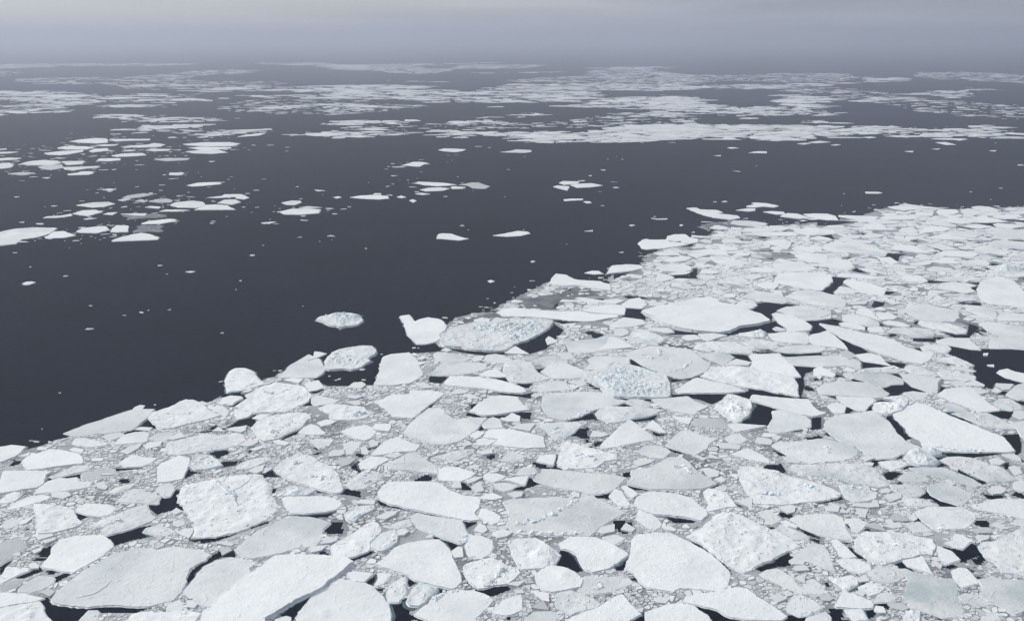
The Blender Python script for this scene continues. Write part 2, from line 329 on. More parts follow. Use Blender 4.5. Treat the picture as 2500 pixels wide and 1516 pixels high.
# outlines in decimetres on the sea plane
FLOES='''
gs|largest smooth grey floe, a hairline crack across its near end|-1284,2118 -1283,2148 -1263,2236 -1231,2293 -1203,2344 -1151,2370 -1087,2369 -1036,2375 -953,2363 -919,2342 -909,2332 -917,2307 -946,2266 -944,2223 -932,2185 -931,2148 -938,2112 -969,2092 -1013,2082 -1080,2089 -1167,2081 -1259,2094 -1276,2106|C 0 -1212,2118 -1169,2140 -1152,2172 -1147,2202
ws|smooth white pentagon floe just behind the largest smooth grey floe|-1406,2382 -1403,2421 -1372,2441 -1285,2451 -1233,2401 -1221,2382 -1231,2335 -1281,2242 -1309,2249 -1364,2266 -1391,2275 -1389,2307 -1392,2344
wr|boxy white floe with a rough wind-scoured top and straight sides|-1599,2639 -1547,2634 -1478,2622 -1445,2594 -1407,2545 -1378,2518 -1385,2497 -1439,2461 -1490,2454 -1514,2492 -1534,2534
ws|clean white almond floe touching the boxy scoured floe|-1440,2594 -1443,2628 -1426,2648 -1349,2637 -1314,2617 -1312,2578 -1342,2561 -1384,2567
ws|long thin white tongue floe beside the boxy scoured floe|-1672,2617 -1664,2657 -1638,2692 -1605,2703 -1575,2695 -1567,2674 -1599,2645 -1629,2620 -1662,2600
wr|tiny rough white five-sided floe, closest one in front of the square-cornered white slab|-1725,2663 -1724,2704 -1709,2725 -1686,2716 -1670,2692 -1672,2663 -1688,2642 -1715,2645
gr|grey floe with a rubbly white left half above a dark lead|-1346,2497 -1332,2540 -1283,2583 -1272,2611 -1219,2637 -1196,2594 -1157,2550 -1160,2529 -1192,2497 -1228,2466 -1265,2444 -1283,2454 -1312,2482|R 0 -1306,2482 -1287,2513 -1259,2540
ds|small dark grey four-sided floe, closest one in front of the boxy white floe|-1685,2388 -1584,2406 -1541,2436 -1514,2411 -1485,2377 -1497,2358 -1498,2321 -1511,2293 -1514,2280 -1622,2249
gs|tiny pale grey rounded floe, closest one in front of the long thin white tongue floe|-1634,2513 -1638,2540 -1618,2550 -1593,2534 -1581,2508 -1594,2490 -1609,2482
ws||-1586,2518 -1579,2534 -1559,2561 -1555,2548 -1561,2516 -1573,2508
gr|small rough grey four-sided floe, closest one right of the half-rubbly grey floe|-1165,2466 -1162,2492 -1131,2505 -1091,2487 -1064,2466 -1069,2456 -1082,2441 -1116,2444
ws||-1055,2456 -1043,2477 -1016,2484 -1005,2461 -1006,2426
gs||-1084,2503 -1093,2532 -1057,2532 -1047,2510 -1063,2492
gs||-1121,2583 -1111,2611 -1082,2586 -1100,2564
wr|small rough white four-sided floe, closest one left of the smooth white pentagon floe|-1581,2190 -1480,2219 -1491,2275 -1425,2271 -1416,2253 -1434,2236 -1448,2214 -1464,2189 -1501,2182
ds|tiny dark grey five-sided floe, second one left of the smooth white pentagon floe|-1462,2185 -1445,2214 -1403,2214 -1406,2197 -1416,2168 -1441,2148
gs|small pale grey five-sided floe, closest one in front of the smooth white pentagon floe|-1397,2164 -1391,2197 -1378,2225 -1336,2225 -1320,2214 -1312,2193 -1327,2164 -1352,2146 -1390,2150
ws|small white long four-sided floe, closest one left of the largest smooth grey floe|-1570,2137 -1416,2146 -1364,2140 -1300,2120 -1317,2106 -1365,2096 -1403,2079 -1540,2094
wr|rough white four-sided floe, second one left of the largest smooth grey floe|-1490,2084 -1373,2088 -1310,2106 -1287,2084 -1267,2058 -1236,2024 -1173,1915 -1357,1954
ds||-1321,2142 -1315,2164 -1285,2148 -1291,2126
gr|tiny rough grey four-sided floe, closest one left of the rubbly white floe|-1159,2024 -1158,2043 -1156,2067 -1132,2067 -1117,2050 -1110,2022 -1066,1899 -1115,1896
ws||-1429,2284 -1418,2293 -1396,2275 -1390,2262 -1414,2260
ws||-1462,2358 -1436,2375 -1431,2358 -1443,2342
gs|tiny pale grey rounded floe, closest one behind the rubbly white floe|-947,2077 -941,2100 -922,2114 -898,2080 -904,2063 -937,2063
gs||-897,2092 -892,2110 -866,2092 -867,2073 -892,2077
gs||-1492,2441 -1446,2454 -1435,2441 -1471,2416
gs||-1452,2411 -1420,2429 -1416,2414 -1436,2394
wr|rubbly white floe cut by the bottom edge below the largest smooth grey floe|-1029,2022 -1029,2046 -1004,2059 -949,2058 -888,2065 -843,2052 -846,2031 -834,1921 -832,1973 -1008,1951
gs|smooth pale grey floe tucked between the largest grey floe and the big white slab|-929,2148 -889,2120 -881,2104 -861,2092 -844,2086 -829,2082 -818,2092 -808,2124 -805,2160 -778,2193 -755,2225 -774,2266 -761,2293 -811,2316 -847,2323 -886,2307 -907,2275 -912,2244 -919,2185
ws|big bright white slab with a thick shaded near edge, cut by the bottom edge|-837,2043 -834,2054 -817,2069 -814,2096 -805,2128 -777,2191 -751,2231 -729,2280 -707,2323 -584,2323 -494,2312 -471,2287 -486,2266 -511,2210 -535,2168 -556,2140 -587,2108 -626,2069 -661,2022 -622,1871 -816,1942
ws|domed white floe carrying one curved snow dune at the bottom edge|-581,2035 -576,2069 -556,2128 -528,2172 -499,2212 -454,2197 -420,2191 -393,2172 -361,2136 -341,2096 -332,2065 -326,2022 -307,1916 -549,1951|H 14 -510,2046
gs|mottled grey lens floe below the oval white floe with dark water along it|-846,2368 -832,2406 -813,2451 -776,2508 -743,2545 -705,2561 -632,2550 -584,2518 -598,2482 -592,2421 -602,2382 -661,2372 -707,2344 -742,2330 -775,2316 -813,2330
ws|oval white floe with a dark strip of water along its near side|-778,2680 -750,2692 -632,2692 -587,2668 -571,2645 -578,2605 -612,2589 -680,2577 -724,2580 -743,2600 -761,2639
wr|white fish-shaped floe with swirled drifts, touching a blue rubble block|-558,2382 -536,2411 -502,2451 -471,2513 -446,2529 -430,2518 -411,2471 -426,2431 -441,2406 -434,2377 -439,2358 -468,2330 -505,2316 -532,2323 -546,2344|H 9 -515,2372
bR|blue-faced rubble block against the white fish-shaped floe|-435,2401 -408,2456 -370,2477 -357,2441 -355,2406 -370,2377 -394,2353 -409,2353 -428,2372|R 0 -369,2451 -369,2406 -395,2368
bR|low pale blue rubble mound alone in grey brash|-549,2572 -525,2617 -458,2628 -454,2605 -493,2561 -506,2518 -534,2534|R 0 -458,2611 -495,2572 -517,2534
bs||-440,2545 -411,2583 -375,2589 -381,2567 -410,2534
ws|tiny white five-sided floe, closest one right of the big bright white slab|-484,2240 -463,2251 -403,2240 -424,2197 -459,2202
wr|tiny rough white five-sided floe, closest one behind the domed white floe|-393,2172 -385,2219 -391,2244 -360,2240 -349,2234 -364,2193
wr|small rough white five-sided floe, closest one right of the domed white floe|-350,2132 -348,2185 -324,2214 -308,2225 -298,2144 -313,2104 -341,2100
gs||-586,2394 -582,2441 -539,2416 -558,2401
gs||-621,2358 -617,2377 -566,2387 -579,2358 -608,2346
gs||-523,2639 -510,2663 -459,2657 -461,2631
gs||-365,2466 -343,2482 -324,2466 -338,2441 -357,2439
ws||-599,1910 -638,2024 -609,2041 -593,2031 -591,2020
gs||-918,2401 -885,2411 -855,2392 -862,2382
ds||-894,2372 -872,2377 -849,2363 -874,2332
gr|tiny rough grey five-sided floe, closest one left of the blue-green tilted wedge floe|-396,2492 -375,2524 -333,2545 -320,2503 -357,2487
ws|long white floe with one small dark pit near its pointed end|-455,2692 -458,2728 -447,2765 -433,2790 -360,2795 -258,2786 -209,2728 -160,2692 -121,2686 -107,2665 -111,2611 -123,2578 -107,2540 -135,2532 -206,2556 -279,2583 -324,2603 -409,2637 -447,2668|P 8 -403,2686
bs|blue-green tilted wedge floe under the long pitted white floe|-334,2561 -308,2583 -263,2564 -166,2537 -156,2513 -149,2482 -136,2446 -140,2416 -162,2397 -197,2421 -254,2456 -299,2492|R 0 -148,2451 -143,2421 -159,2406
ws|small white four-sided floe, closest one right of the long pitted floe|-114,2561 -98,2614 -63,2591 -37,2561 -42,2529 -64,2508
gs|broad pale floe crossed from end to end by a thin line of ridge blocks|-30,2654 5,2677 152,2686 225,2677 241,2692 274,2698 292,2668 324,2639 340,2614 374,2586 331,2540 281,2497 246,2441 141,2444 81,2451 8,2456 -17,2503 -9,2567|R 0 222,2668 148,2589 89,2540 11,2503;R 0 8,2461 141,2451 223,2461
ws|white floe curving round a rounded black pool on its left|144,2397 181,2436 221,2436 262,2431 299,2401 338,2358 352,2337 320,2298 285,2262 235,2244 216,2260 205,2293 195,2335 176,2358 153,2368|H 6 241,2316;H 9 312,2353
wr|white floe with a round bluish dome frozen into its right half|-11,2411 18,2426 72,2431 96,2411 116,2377 146,2335 130,2284 107,2271 68,2266 27,2258 17,2284 2,2335|D 30 91,2325
ws|white floe heaped into one soft mound, below the bluish dome floe|68,2236 89,2262 117,2280 153,2271 182,2249 204,2210 194,2172 151,2160 112,2148 88,2156 74,2189|H 20 148,2227
gs|pale floe with a small block heap at its centre beside the mounded floe|200,2189 213,2227 251,2225 288,2223 330,2231 347,2195 289,2154 248,2144 213,2140 203,2160|R 0 238,2164 260,2197
wr|rumpled white floe with a small blue-grey hollow and a ridge across its near end|-143,2280 -124,2298 -86,2312 -58,2318 -34,2298 -21,2280 17,2262 25,2240 12,2219 -15,2189 -50,2181 -79,2164 -96,2164 -122,2197 -137,2236|H 7 -59,2280;R 0 -26,2262 -46,2219 -79,2172
ws|small white hexagon floe above the rumpled floe with a blue-grey hollow|-144,2382 -131,2441 -104,2451 -60,2416 -59,2377 -66,2344 -86,2323 -112,2314 -128,2321
ws|clean white wedge floe pointing left, in front of the blue-green tilted wedge|-407,2284 -387,2312 -356,2377 -324,2401 -290,2411 -229,2421 -209,2397 -184,2344 -161,2271 -147,2227 -145,2197 -167,2164 -210,2176 -243,2189 -277,2206 -297,2227 -324,2244 -370,2266
bR|pitted blue lump below the clean white wedge floe|-291,2104 -287,2136 -276,2168 -261,2189 -235,2181 -209,2168 -215,2144 -228,2128 -242,2100 -257,2084 -281,2086
ws|white floe with a crumbly back rim, right of the pitted blue lump|-263,2046 -245,2080 -228,2100 -221,2128 -191,2148 -155,2160 -103,2156 -81,2144 -63,2128 -52,2108 -71,2069 -96,2031 -104,1896 -165,1952 -228,2024|R 0 -222,2112 -190,2144 -152,2156
ws|small white four-sided floe, closest one right of the crumbly-rimmed floe|-72,2077 -43,2080 -25,2112 12,2132 25,2140 28,2112 27,2069 4,2050 -17,2043 -43,2050 -62,2065
ws||51,2156 73,2152 104,2142 104,2104 86,2108
ds||52,2077 71,2092 88,2104 101,2065 75,2069
gr|rough grey five-sided floe, closest one in front of the soft-mound floe|124,2144 166,2156 199,2144 224,2116 243,2096 230,2080 183,2061 159,2046 141,2054 121,2080
ws|white four-sided floe, closest one left of the white mound-topped floe|103,1957 143,2022 183,2050 230,2077 250,2096 286,2128 309,2140 327,2092 351,2050 315,2020 299,1941
gs|small pale grey long four-sided floe, second one in front of the soft-mound floe|37,1980 34,2022 61,2061 99,2065 122,2058 126,2043 118,2020 99,1940
bs||-52,2446 -33,2477 2,2461 -14,2436 -46,2424
wr||-121,2471 -106,2518 -86,2503 -77,2477 -91,2456
ws||-185,2353 -165,2382 -152,2377 -146,2325 -172,2321
ws||-109,2674 -92,2704 -66,2713 -30,2686 -62,2668
gs||-18,2704 11,2719 38,2716 35,2686 11,2674
gs||267,2461 286,2492 328,2508 323,2466 285,2451
bs|tiny blue-grey four-sided floe, closest one behind the black-pool white floe|284,2436 322,2451 354,2429 326,2401 315,2392 288,2421
gs||-18,2181 4,2193 37,2197 17,2172
gs||9,2156 29,2162 34,2144 14,2142
gs||32,2176 51,2178 51,2156
ws|white oblong floe with a tall soft snow mound at its middle|409,2639 424,2686 470,2722 517,2716 574,2701 610,2674 625,2634 640,2594 639,2567 613,2532 592,2540 546,2561 463,2572 425,2605|H 18 557,2639;H 8 596,2561
wr|small rough white floe right of the snow-mound oblong|661,2722 678,2746 706,2740 737,2716 740,2668 747,2622 714,2617 673,2600 643,2589 657,2634 655,2680|R 0 669,2704 684,2692
wr|diamond-shaped white floe covered in drifts and low hummocks|542,2436 580,2477 616,2508 663,2567 693,2589 727,2589 757,2561 789,2518 816,2487 851,2446 878,2401 887,2377 836,2349 773,2312 725,2280 674,2236 662,2249 630,2298 601,2358 571,2406|H 12 659,2401;H 15 731,2392;H 13 850,2416;H 10 673,2339;R 0 715,2456 735,2461;H 10 732,2572
ws|big rounded flat white floe with a scalloped near edge|372,2416 390,2451 454,2461 499,2456 535,2426 569,2382 598,2344 624,2284 634,2249 628,2210 610,2168 581,2150 548,2156 477,2168 454,2150 417,2160 389,2168 370,2193 356,2236 331,2262 343,2293 356,2335|H 5 518,2363
ws|white wing-shaped floe above a black lead at the bottom edge|477,2108 487,2128 543,2144 569,2148 607,2164 636,2174 665,2164 685,2128 712,2092 728,2065 741,2039 723,2024 646,2024 602,2031 576,2043 560,2065 540,2080 488,2098
ws|white mound-topped floe cut by the bottom edge left of the wing-shaped floe|363,2058 386,2069 425,2092 465,2102 490,2092 515,2061 529,2039 534,2022 507,1887 348,1939|H 8 458,2039
ws|small white five-sided floe, closest one in front of the white oblong floe|402,2545 419,2603 449,2578 473,2550 480,2513 472,2492 457,2479 435,2482 415,2513|H 5 460,2540
gr|small rough grey five-sided floe, closest one right of the diamond-shaped white floe|835,2477 861,2508 890,2487 928,2441 917,2414 881,2421 852,2451
gs|tiny pale grey four-sided floe, closest one behind the diamond-shaped white floe|810,2589 854,2605 873,2542 827,2505
gs||746,2665 814,2680 796,2611
gs|pale grey four-sided floe, closest one left of the block-strewn floe|898,2540 929,2567 1007,2578 1057,2575 1072,2545 1062,2487 1060,2414 1017,2424 963,2446 926,2487 915,2513
gs|small pale grey four-sided floe, closest one in front of the diamond-shaped white floe|721,2236 748,2258 783,2266 809,2219 820,2156 814,2136 791,2156 762,2185 735,2210
gr|small rough grey five-sided floe, closest one right of the white wing-shaped floe|761,2096 786,2132 811,2136 837,2112 850,2077 802,2046 774,2039 750,2061
gs|small pale grey five-sided floe, second one in front of the diamond-shaped white floe|820,2156 842,2202 871,2214 888,2168 871,2140 820,2142
gs|pale grey four-sided floe, second one right of the diamond-shaped white floe|841,2339 879,2363 929,2401 959,2392 959,2349 954,2312 945,2253 924,2262 907,2275 875,2307
gs||824,2302 848,2321 872,2298 861,2280 829,2284
ws||864,2521 882,2532 910,2497 903,2484 880,2497
gr||885,2611 919,2628 942,2617 928,2583 903,2575
gs||344,2477 365,2518 391,2482 377,2461
gs||394,2120 416,2126 438,2116 424,2096 400,2100
gr||722,2128 748,2136 766,2116 732,2096
gs||811,2214 836,2231 847,2219 838,2189
gs||762,2152 778,2156 787,2136 768,2128
ws|tiny white five-sided floe, closest one in front of the long pale sloping floe|331,2692 354,2746 376,2728 385,2680 395,2639 384,2622 359,2628 344,2651
gs||385,2728 408,2746 432,2704 405,2674 392,2686
ws||819,2622 841,2631 861,2620 843,2605
ws||474,2487 503,2495 519,2477 514,2464 491,2471
gs|tiny pale grey four-sided floe, second one right of the white wing-shaped floe|794,2035 832,2050 852,2061 860,2039 803,1899 727,1872
gs||832,2275 866,2280 871,2253 829,2249
gs||1263,2692 1297,2710 1335,2716 1320,2680 1278,2657
gs|pale blunt lens floe below a black lead, with a rubbly near tip|1324,2589 1382,2622 1454,2622 1494,2617 1518,2583 1500,2540 1469,2508 1440,2487 1388,2482 1350,2466 1335,2487 1326,2534|R 0 1372,2513 1358,2477
gs|pale grey four-sided floe, closest one right of the pale blunt lens floe|1529,2628 1584,2651 1610,2668 1644,2677 1731,2674 1854,2649 1692,2522 1634,2556 1603,2578 1555,2594 1526,2611|R 0 1537,2628 1552,2611
gr|tiny rough grey long four-sided floe, closest one behind the pale blunt lens floe|1324,2686 1339,2692 1389,2671 1425,2634 1369,2625 1315,2628|R 0 1327,2663 1366,2651
gs|tiny pale grey four-sided floe, closest one behind the block-strewn floe|1080,2545 1125,2550 1140,2518 1117,2487 1089,2461 1083,2477
ds||1124,2497 1160,2518 1176,2503 1181,2466 1152,2477
ds||1225,2545 1250,2575 1272,2567 1279,2529 1257,2524 1228,2529
gs||1188,2497 1208,2513 1248,2524 1244,2492 1209,2482
gs|tiny pale grey four-sided floe, closest one left of the pale blunt lens floe|1263,2518 1296,2524 1312,2529 1328,2471 1301,2466 1266,2461
wr|white floe strewn with broken blocks over most of its top|1075,2431 1105,2461 1175,2466 1220,2456 1258,2436 1305,2421 1291,2372 1266,2335 1227,2335 1180,2316 1134,2293 1093,2280 1069,2312 1059,2339 1042,2358|R 0 1106,2421 1149,2401 1195,2377;R 0 1231,2431 1265,2392
ws|tiny white five-sided floe, second one left of the block-strewn floe|990,2416 1009,2421 1018,2401 1026,2363 1035,2325 998,2316 988,2330
ws|small white five-sided floe, third one in front of the block-strewn floe|969,2307 1000,2321 1035,2312 1061,2284 1054,2258 1022,2242 989,2249 975,2280
gr|small rough grey five-sided floe, closest one left of the cloud-blotched grey floe|1040,2249 1086,2275 1128,2284 1135,2258 1137,2223 1105,2197 1076,2189 1042,2202
ds|grey floe blotched with darker wet patches, like a cloud pattern|1136,2266 1159,2266 1172,2249 1209,2236 1228,2223 1269,2214 1266,2176 1237,2116 1240,2096 1232,2065 1217,2039 1159,2035 1129,2058 1093,2077 1092,2132 1124,2172 1141,2206 1140,2240
ws|small white four-sided floe, closest one in front of the block-strewn floe|1166,2307 1238,2330 1230,2289 1224,2236 1193,2258 1170,2275
ws|small white four-sided floe, closest one right of the block-strewn floe|1301,2382 1308,2387 1335,2358 1341,2312 1279,2284 1285,2325
ws|pale arrowhead floe with a notched side against a black pool|1334,2401 1374,2421 1392,2456 1412,2446 1432,2411 1414,2406 1376,2368 1363,2372 1345,2392
ws|small white four-sided floe, second one right of the cloud-blotched grey floe|1288,2253 1319,2271 1337,2266 1340,2231 1336,2193 1279,2172 1274,2197 1278,2223
gs|pale grey five-sided floe, fourth one right of the cloud-blotched grey floe|1345,2210 1389,2219 1435,2210 1473,2206 1545,2198 1443,2085 1359,2046 1341,2080 1322,2108 1310,2136 1336,2168
gr|rough grey four-sided floe, closest one right of the pale arrowhead floe|1431,2382 1459,2406 1507,2416 1575,2461 1631,2492 1684,2476 1527,2198 1461,2236 1430,2244 1438,2289 1421,2330
gs|small pale grey rounded floe, closest one right of the cloud-blotched grey floe|1247,2132 1277,2144 1307,2136 1319,2092 1282,2084 1253,2104
gs|tiny pale grey rounded floe, third one right of the cloud-blotched grey floe|1266,2039 1294,2058 1320,2058 1322,2039 1307,2024 1263,2020
ws|small white four-sided floe, fourth one right of the white wing-shaped floe|885,2080 934,2152 959,2140 984,2116 998,2096 986,2077 954,2073
wr|small rough white four-sided floe, third one left of the cloud-blotched grey floe|984,2172 1019,2193 1047,2189 1060,2172 1031,2144 999,2130 988,2152
wr|rubbly white cushion floe with a dark pool off its near right corner|915,2223 943,2219 986,2231 994,2206 986,2185 939,2152 924,2193
gs|tiny pale grey five-sided floe, second one left of the cloud-blotched grey floe|1003,2108 1030,2140 1057,2152 1073,2128 1056,2104 1005,2102
ds||1034,2096 1076,2100 1088,2077 1064,2065 1040,2077
ws||986,2065 998,2084 1018,2080 1015,2054 993,2054
ws|white block floe cut by the bottom edge beside a square black pool|907,2069 956,2073 955,2028 915,2020
bR|tiny blue rubble five-sided floe, closest one in front of the cloud-blotched grey floe|1058,2039 1085,2065 1110,2061 1090,2022 1010,1883
gs||1036,2605 1073,2637 1089,2622 1071,2583 1036,2589
gs||1139,2611 1179,2605 1147,2550 1132,2556
gs||1137,2639 1227,2645 1218,2617 1179,2611 1137,2622
ds||1457,2477 1505,2484 1509,2456 1464,2454
gs||1447,2436 1493,2441 1483,2421 1449,2406
gs||1528,2508 1564,2524 1577,2482 1553,2482
ds||861,2132 888,2146 893,2116 880,2106 859,2108
gs||994,2214 1028,2231 1027,2202 1000,2197
gs||1247,2298 1262,2302 1272,2280 1259,2262
gs||1291,2550 1314,2578 1316,2545 1297,2532
gs||1072,2578 1093,2611 1102,2575
gs||1622,2540 1657,2540 1743,2543 1725,2476 1608,2503
gs||961,2144 986,2160 991,2140 981,2128
gs|long pale grey wing floe on the pack edge against open water|-1766,3192 -1742,3232 -1711,3277 -1645,3358 -1579,3433 -1528,3424 -1501,3428 -1493,3362 -1500,3281 -1509,3220 -1592,3196 -1678,3168 -1705,3160
wr|rumpled white floe with a small peak on the pack edge beside the grey wing floe|-1485,3323 -1498,3384 -1457,3428 -1426,3474 -1425,3502 -1403,3535 -1369,3521 -1328,3488 -1296,3451 -1252,3402 -1200,3362 -1218,3340 -1251,3315 -1325,3260 -1396,3220 -1430,3265|R 0 -1440,3384 -1398,3366 -1330,3375
ws|smooth white loaf floe on the pack edge near the left border|-1801,2947 -1802,2989 -1774,3018 -1753,3047 -1707,3047 -1625,3010 -1595,2982 -1571,2933 -1616,2923 -1695,2892 -1748,2879 -1765,2906
ws|white floe cut by the left border where the pack edge meets it|-1995,3033 -1947,3065 -1914,3084 -1877,3076 -1850,3069 -1843,3018 -1847,2989 -1878,2940 -2014,2905
ws|square-cornered white slab cut by the left border|-1853,2801 -1802,2808 -1828,2872 -1749,2876 -1691,2872 -1652,2869 -1659,2846 -1639,2776 -1645,2751 -1682,2736 -1750,2709 -1812,2717
ws|white wavy-topped floe right of the square-cornered border slab|-1635,2709 -1639,2757 -1631,2801 -1605,2824 -1573,2820 -1544,2830 -1524,2801 -1475,2795 -1465,2757 -1499,2742 -1552,2727
gr|tiny rough grey long floe, closest one behind the white wavy-topped floe|-1647,2833 -1620,2866 -1595,2913 -1557,2919 -1524,2903 -1532,2879 -1579,2846 -1622,2820
ds|dark grey thin slab among small white floes near the left border|-1539,2853 -1534,2869 -1460,2892 -1435,2892 -1416,2840 -1447,2827 -1497,2801 -1518,2814
ws|small white long floe, closest one left of the upright white block floe|-1439,2940 -1435,2968 -1414,3003 -1361,2982 -1314,2978 -1322,2933 -1345,2909 -1402,2903
ws|upright white block floe with straight parallel sides|-1242,2789 -1285,2906 -1284,2933 -1251,2982 -1245,3000 -1194,2975 -1177,2906 -1163,2814 -1205,2795
ws|small white four-sided floe, closest one right of the smooth white loaf floe|-1525,3087 -1526,3160 -1510,3188 -1453,3208 -1425,3184 -1409,3114 -1467,3099
wr|rough white long four-sided floe, closest one in front of the long pale grey wing floe|-1689,3099 -1698,3145 -1671,3152 -1613,3129 -1553,3106 -1553,3084 -1601,3072 -1657,3080
gs||-1600,3160 -1587,3184 -1547,3196 -1520,3180 -1539,3137 -1556,3121
gs|tiny pale grey five-sided floe, closest one in front of the peaked rumpled floe|-1418,3145 -1399,3184 -1374,3208 -1327,3200 -1323,3160 -1346,3114
gs||-1335,3129 -1307,3192 -1273,3152 -1310,3125
gr|large grey-white boat-shaped floe with a notched back edge, behind the upright block floe|-1299,3025 -1320,3084 -1323,3114 -1283,3145 -1207,3184 -1148,3176 -1095,3192 -1058,3180 -1026,3129 -1053,3084 -1087,3054 -1148,3039 -1206,3018 -1249,3003 -1278,3010
ws||-1408,3076 -1393,3106 -1349,3114 -1342,3076 -1381,3050
gs||-1472,3018 -1458,3061 -1417,3099 -1415,3054 -1434,3003
ws||-1675,3047 -1664,3065 -1619,3047 -1614,3021 -1645,3025
ws||-1501,3224 -1486,3248 -1433,3244 -1438,3212
ws||-1793,3036 -1797,3061 -1764,3061 -1756,3039
gs|tiny pale grey five-sided floe, closest one in front of the upright white block floe|-1231,2745 -1222,2776 -1188,2782 -1165,2739 -1163,2691 -1176,2685 -1205,2715
gr|tiny rough grey five-sided floe, closest one behind the clean white almond floe|-1389,2715 -1375,2751 -1315,2789 -1321,2745 -1357,2709
gr||-1458,2782 -1439,2789 -1401,2757 -1400,2733 -1432,2745
gr|small rough grey four-sided floe, closest one behind the half-rubbly grey floe|-1331,2656 -1326,2715 -1306,2745 -1276,2745 -1252,2721 -1195,2697 -1182,2639 -1233,2644
gr||-1579,2715 -1525,2721 -1502,2697 -1517,2673 -1561,2685
bR|pale rubble mound right of the upright block floe|-1175,2919 -1189,2996 -1148,3003 -1115,2989 -1071,2940 -1053,2913 -1098,2886 -1142,2879|R 0 -1170,2961 -1097,2933
wr|largest boxy floe, white and gently ridged, beside a black pool|-1124,2667 -1139,2739 -1143,2776 -1098,2795 -1081,2801 -1045,2820 -990,2840 -893,2846 -875,2814 -849,2782 -813,2691 -788,2639 -776,2605 -792,2544 -833,2502 -876,2460 -924,2438 -959,2433 -991,2435 -1004,2435 -1004,2466 -1027,2533 -1053,2560 -1090,2616|R 0 -1051,2808 -990,2739 -942,2679;C 0 -919,2808 -956,2727 -910,2621
ws||-1554,2961 -1544,2975 -1510,2971 -1508,2950 -1541,2947
gs||-1468,2840 -1452,2853 -1415,2846
wr|white haystack-shaped floe standing out from the pack edge into open water|-1308,3782 -1314,3859 -1301,3898 -1250,3904 -1194,3848 -1168,3782 -1145,3750 -1099,3703 -1150,3662 -1190,3627 -1247,3603 -1279,3688|R 0 -1200,3647 -1147,3709
wr|big crusty white floe on the pack edge right of the haystack floe|-1169,3456 -1145,3549 -1157,3578 -1138,3647 -1103,3688 -1053,3719 -958,3698 -926,3678 -889,3598 -869,3564 -876,3502 -906,3456 -937,3402 -989,3393 -1062,3397 -1120,3411|R 0 -1094,3627 -1039,3588 -996,3647
ws|tiny white five-sided floe, closest one left of the big crusty white floe|-1248,3474 -1246,3521 -1252,3544 -1223,3573 -1175,3564 -1161,3540 -1183,3502 -1184,3469 -1213,3479
wr|tiny rough white five-sided floe, closest one in front of the big crusty white floe|-1157,3402 -1158,3428 -1120,3411 -1075,3393 -1084,3349 -1116,3323 -1138,3349
ws|tiny white four-sided floe, closest one right of the peaked rumpled floe|-1287,3447 -1261,3456 -1227,3465 -1181,3411 -1175,3366 -1180,3349 -1223,3393
gs||-1185,3598 -1161,3647 -1142,3632 -1156,3603
wr|white floe with a blue crack-like ridge along its near edge|-1036,3240 -1034,3298 -1011,3340 -964,3366 -914,3384 -851,3388 -817,3332 -836,3306 -839,3240 -884,3184 -906,3137 -946,3121 -973,3121 -1002,3168|R 0 -891,3298 -913,3232 -933,3176;R 0 -938,3145 -909,3160
wr|white floe with bluish broken ice along its right side amid brash|-818,3438 -776,3483 -715,3474 -623,3447 -583,3375 -593,3349 -624,3323 -729,3315 -753,3349 -755,3375|R 0 -639,3411 -657,3349;R 0 -620,3384 -633,3332
gs|tiny pale grey five-sided floe, closest one behind the bluish-sided white floe|-855,3493 -864,3549 -850,3573 -793,3549 -742,3521 -756,3493 -830,3460
ws|tiny white five-sided floe, closest one right of the blue-ridged white floe|-843,3200 -830,3248 -812,3277 -785,3265 -731,3184 -753,3176 -814,3176
ws|clean white leaf floe among pale green-grey fragments|-677,3208 -640,3248 -587,3269 -559,3240 -536,3200 -551,3145 -569,3129 -608,3141
gs|tiny pale grey five-sided floe, closest one in front of the clean white leaf floe|-646,3091 -625,3121 -576,3114 -588,3061 -599,3010 -619,3018
gs|tiny pale grey five-sided floe, closest one left of the clean white leaf floe|-784,3129 -756,3141 -688,3137 -699,3091 -731,3054
ws|bright white arrow-shaped floe pointing left amid grey brash|-578,3493 -537,3568 -490,3583 -447,3588 -452,3632 -361,3629 -294,3598 -329,3511 -375,3411 -406,3332 -450,3340 -486,3349 -533,3428
ws||-559,3240 -550,3277 -488,3281 -483,3240 -489,3208 -532,3220
ws|white kite floe overlapped by small grey slabs|-525,2996 -508,3076 -490,3114 -448,3156 -394,3110 -350,3084 -364,3032 -438,3025 -481,3003
ws|small white five-sided floe, closest one in front of the white kite floe|-560,2933 -543,2968 -521,2989 -468,2982 -456,2961 -488,2919 -512,2886 -543,2889
gs|grey-white low floe right of the kite floe's near side|-473,2926 -430,2961 -392,3018 -364,3032 -326,2975 -279,2913 -262,2853 -310,2866 -369,2879 -421,2886
wr|white leaf-shaped floe lying diagonally, small broken blocks near its tip|-860,2892 -844,2954 -799,3021 -739,2982 -679,2926 -625,2859 -587,2757 -587,2721 -601,2715 -648,2727 -707,2764 -768,2795 -822,2840|R 0 -710,2833 -677,2808 -659,2827;R 0 -799,2926 -771,2940
gr|greenish-white floe with small rubble scattered over it, beside the diagonal leaf floe|-581,2770 -552,2846 -529,2876 -497,2872 -459,2846 -472,2808 -491,2770 -514,2745 -552,2739|R 0 -549,2827 -510,2853;R 0 -503,2808 -513,2776
bR|low bluish rubble floe under the diagonal leaf floe|-776,2733 -772,2757 -742,2757 -676,2733 -698,2697 -741,2691 -763,2697|R 0 -763,2745 -733,2745
gr|tiny rough grey rounded floe, closest one behind the largest boxy floe|-1002,2906 -993,2940 -962,2975 -911,2989 -896,2968 -918,2933 -947,2899 -994,2889
gs||-947,2866 -931,2899 -901,2916 -896,2872 -912,2853
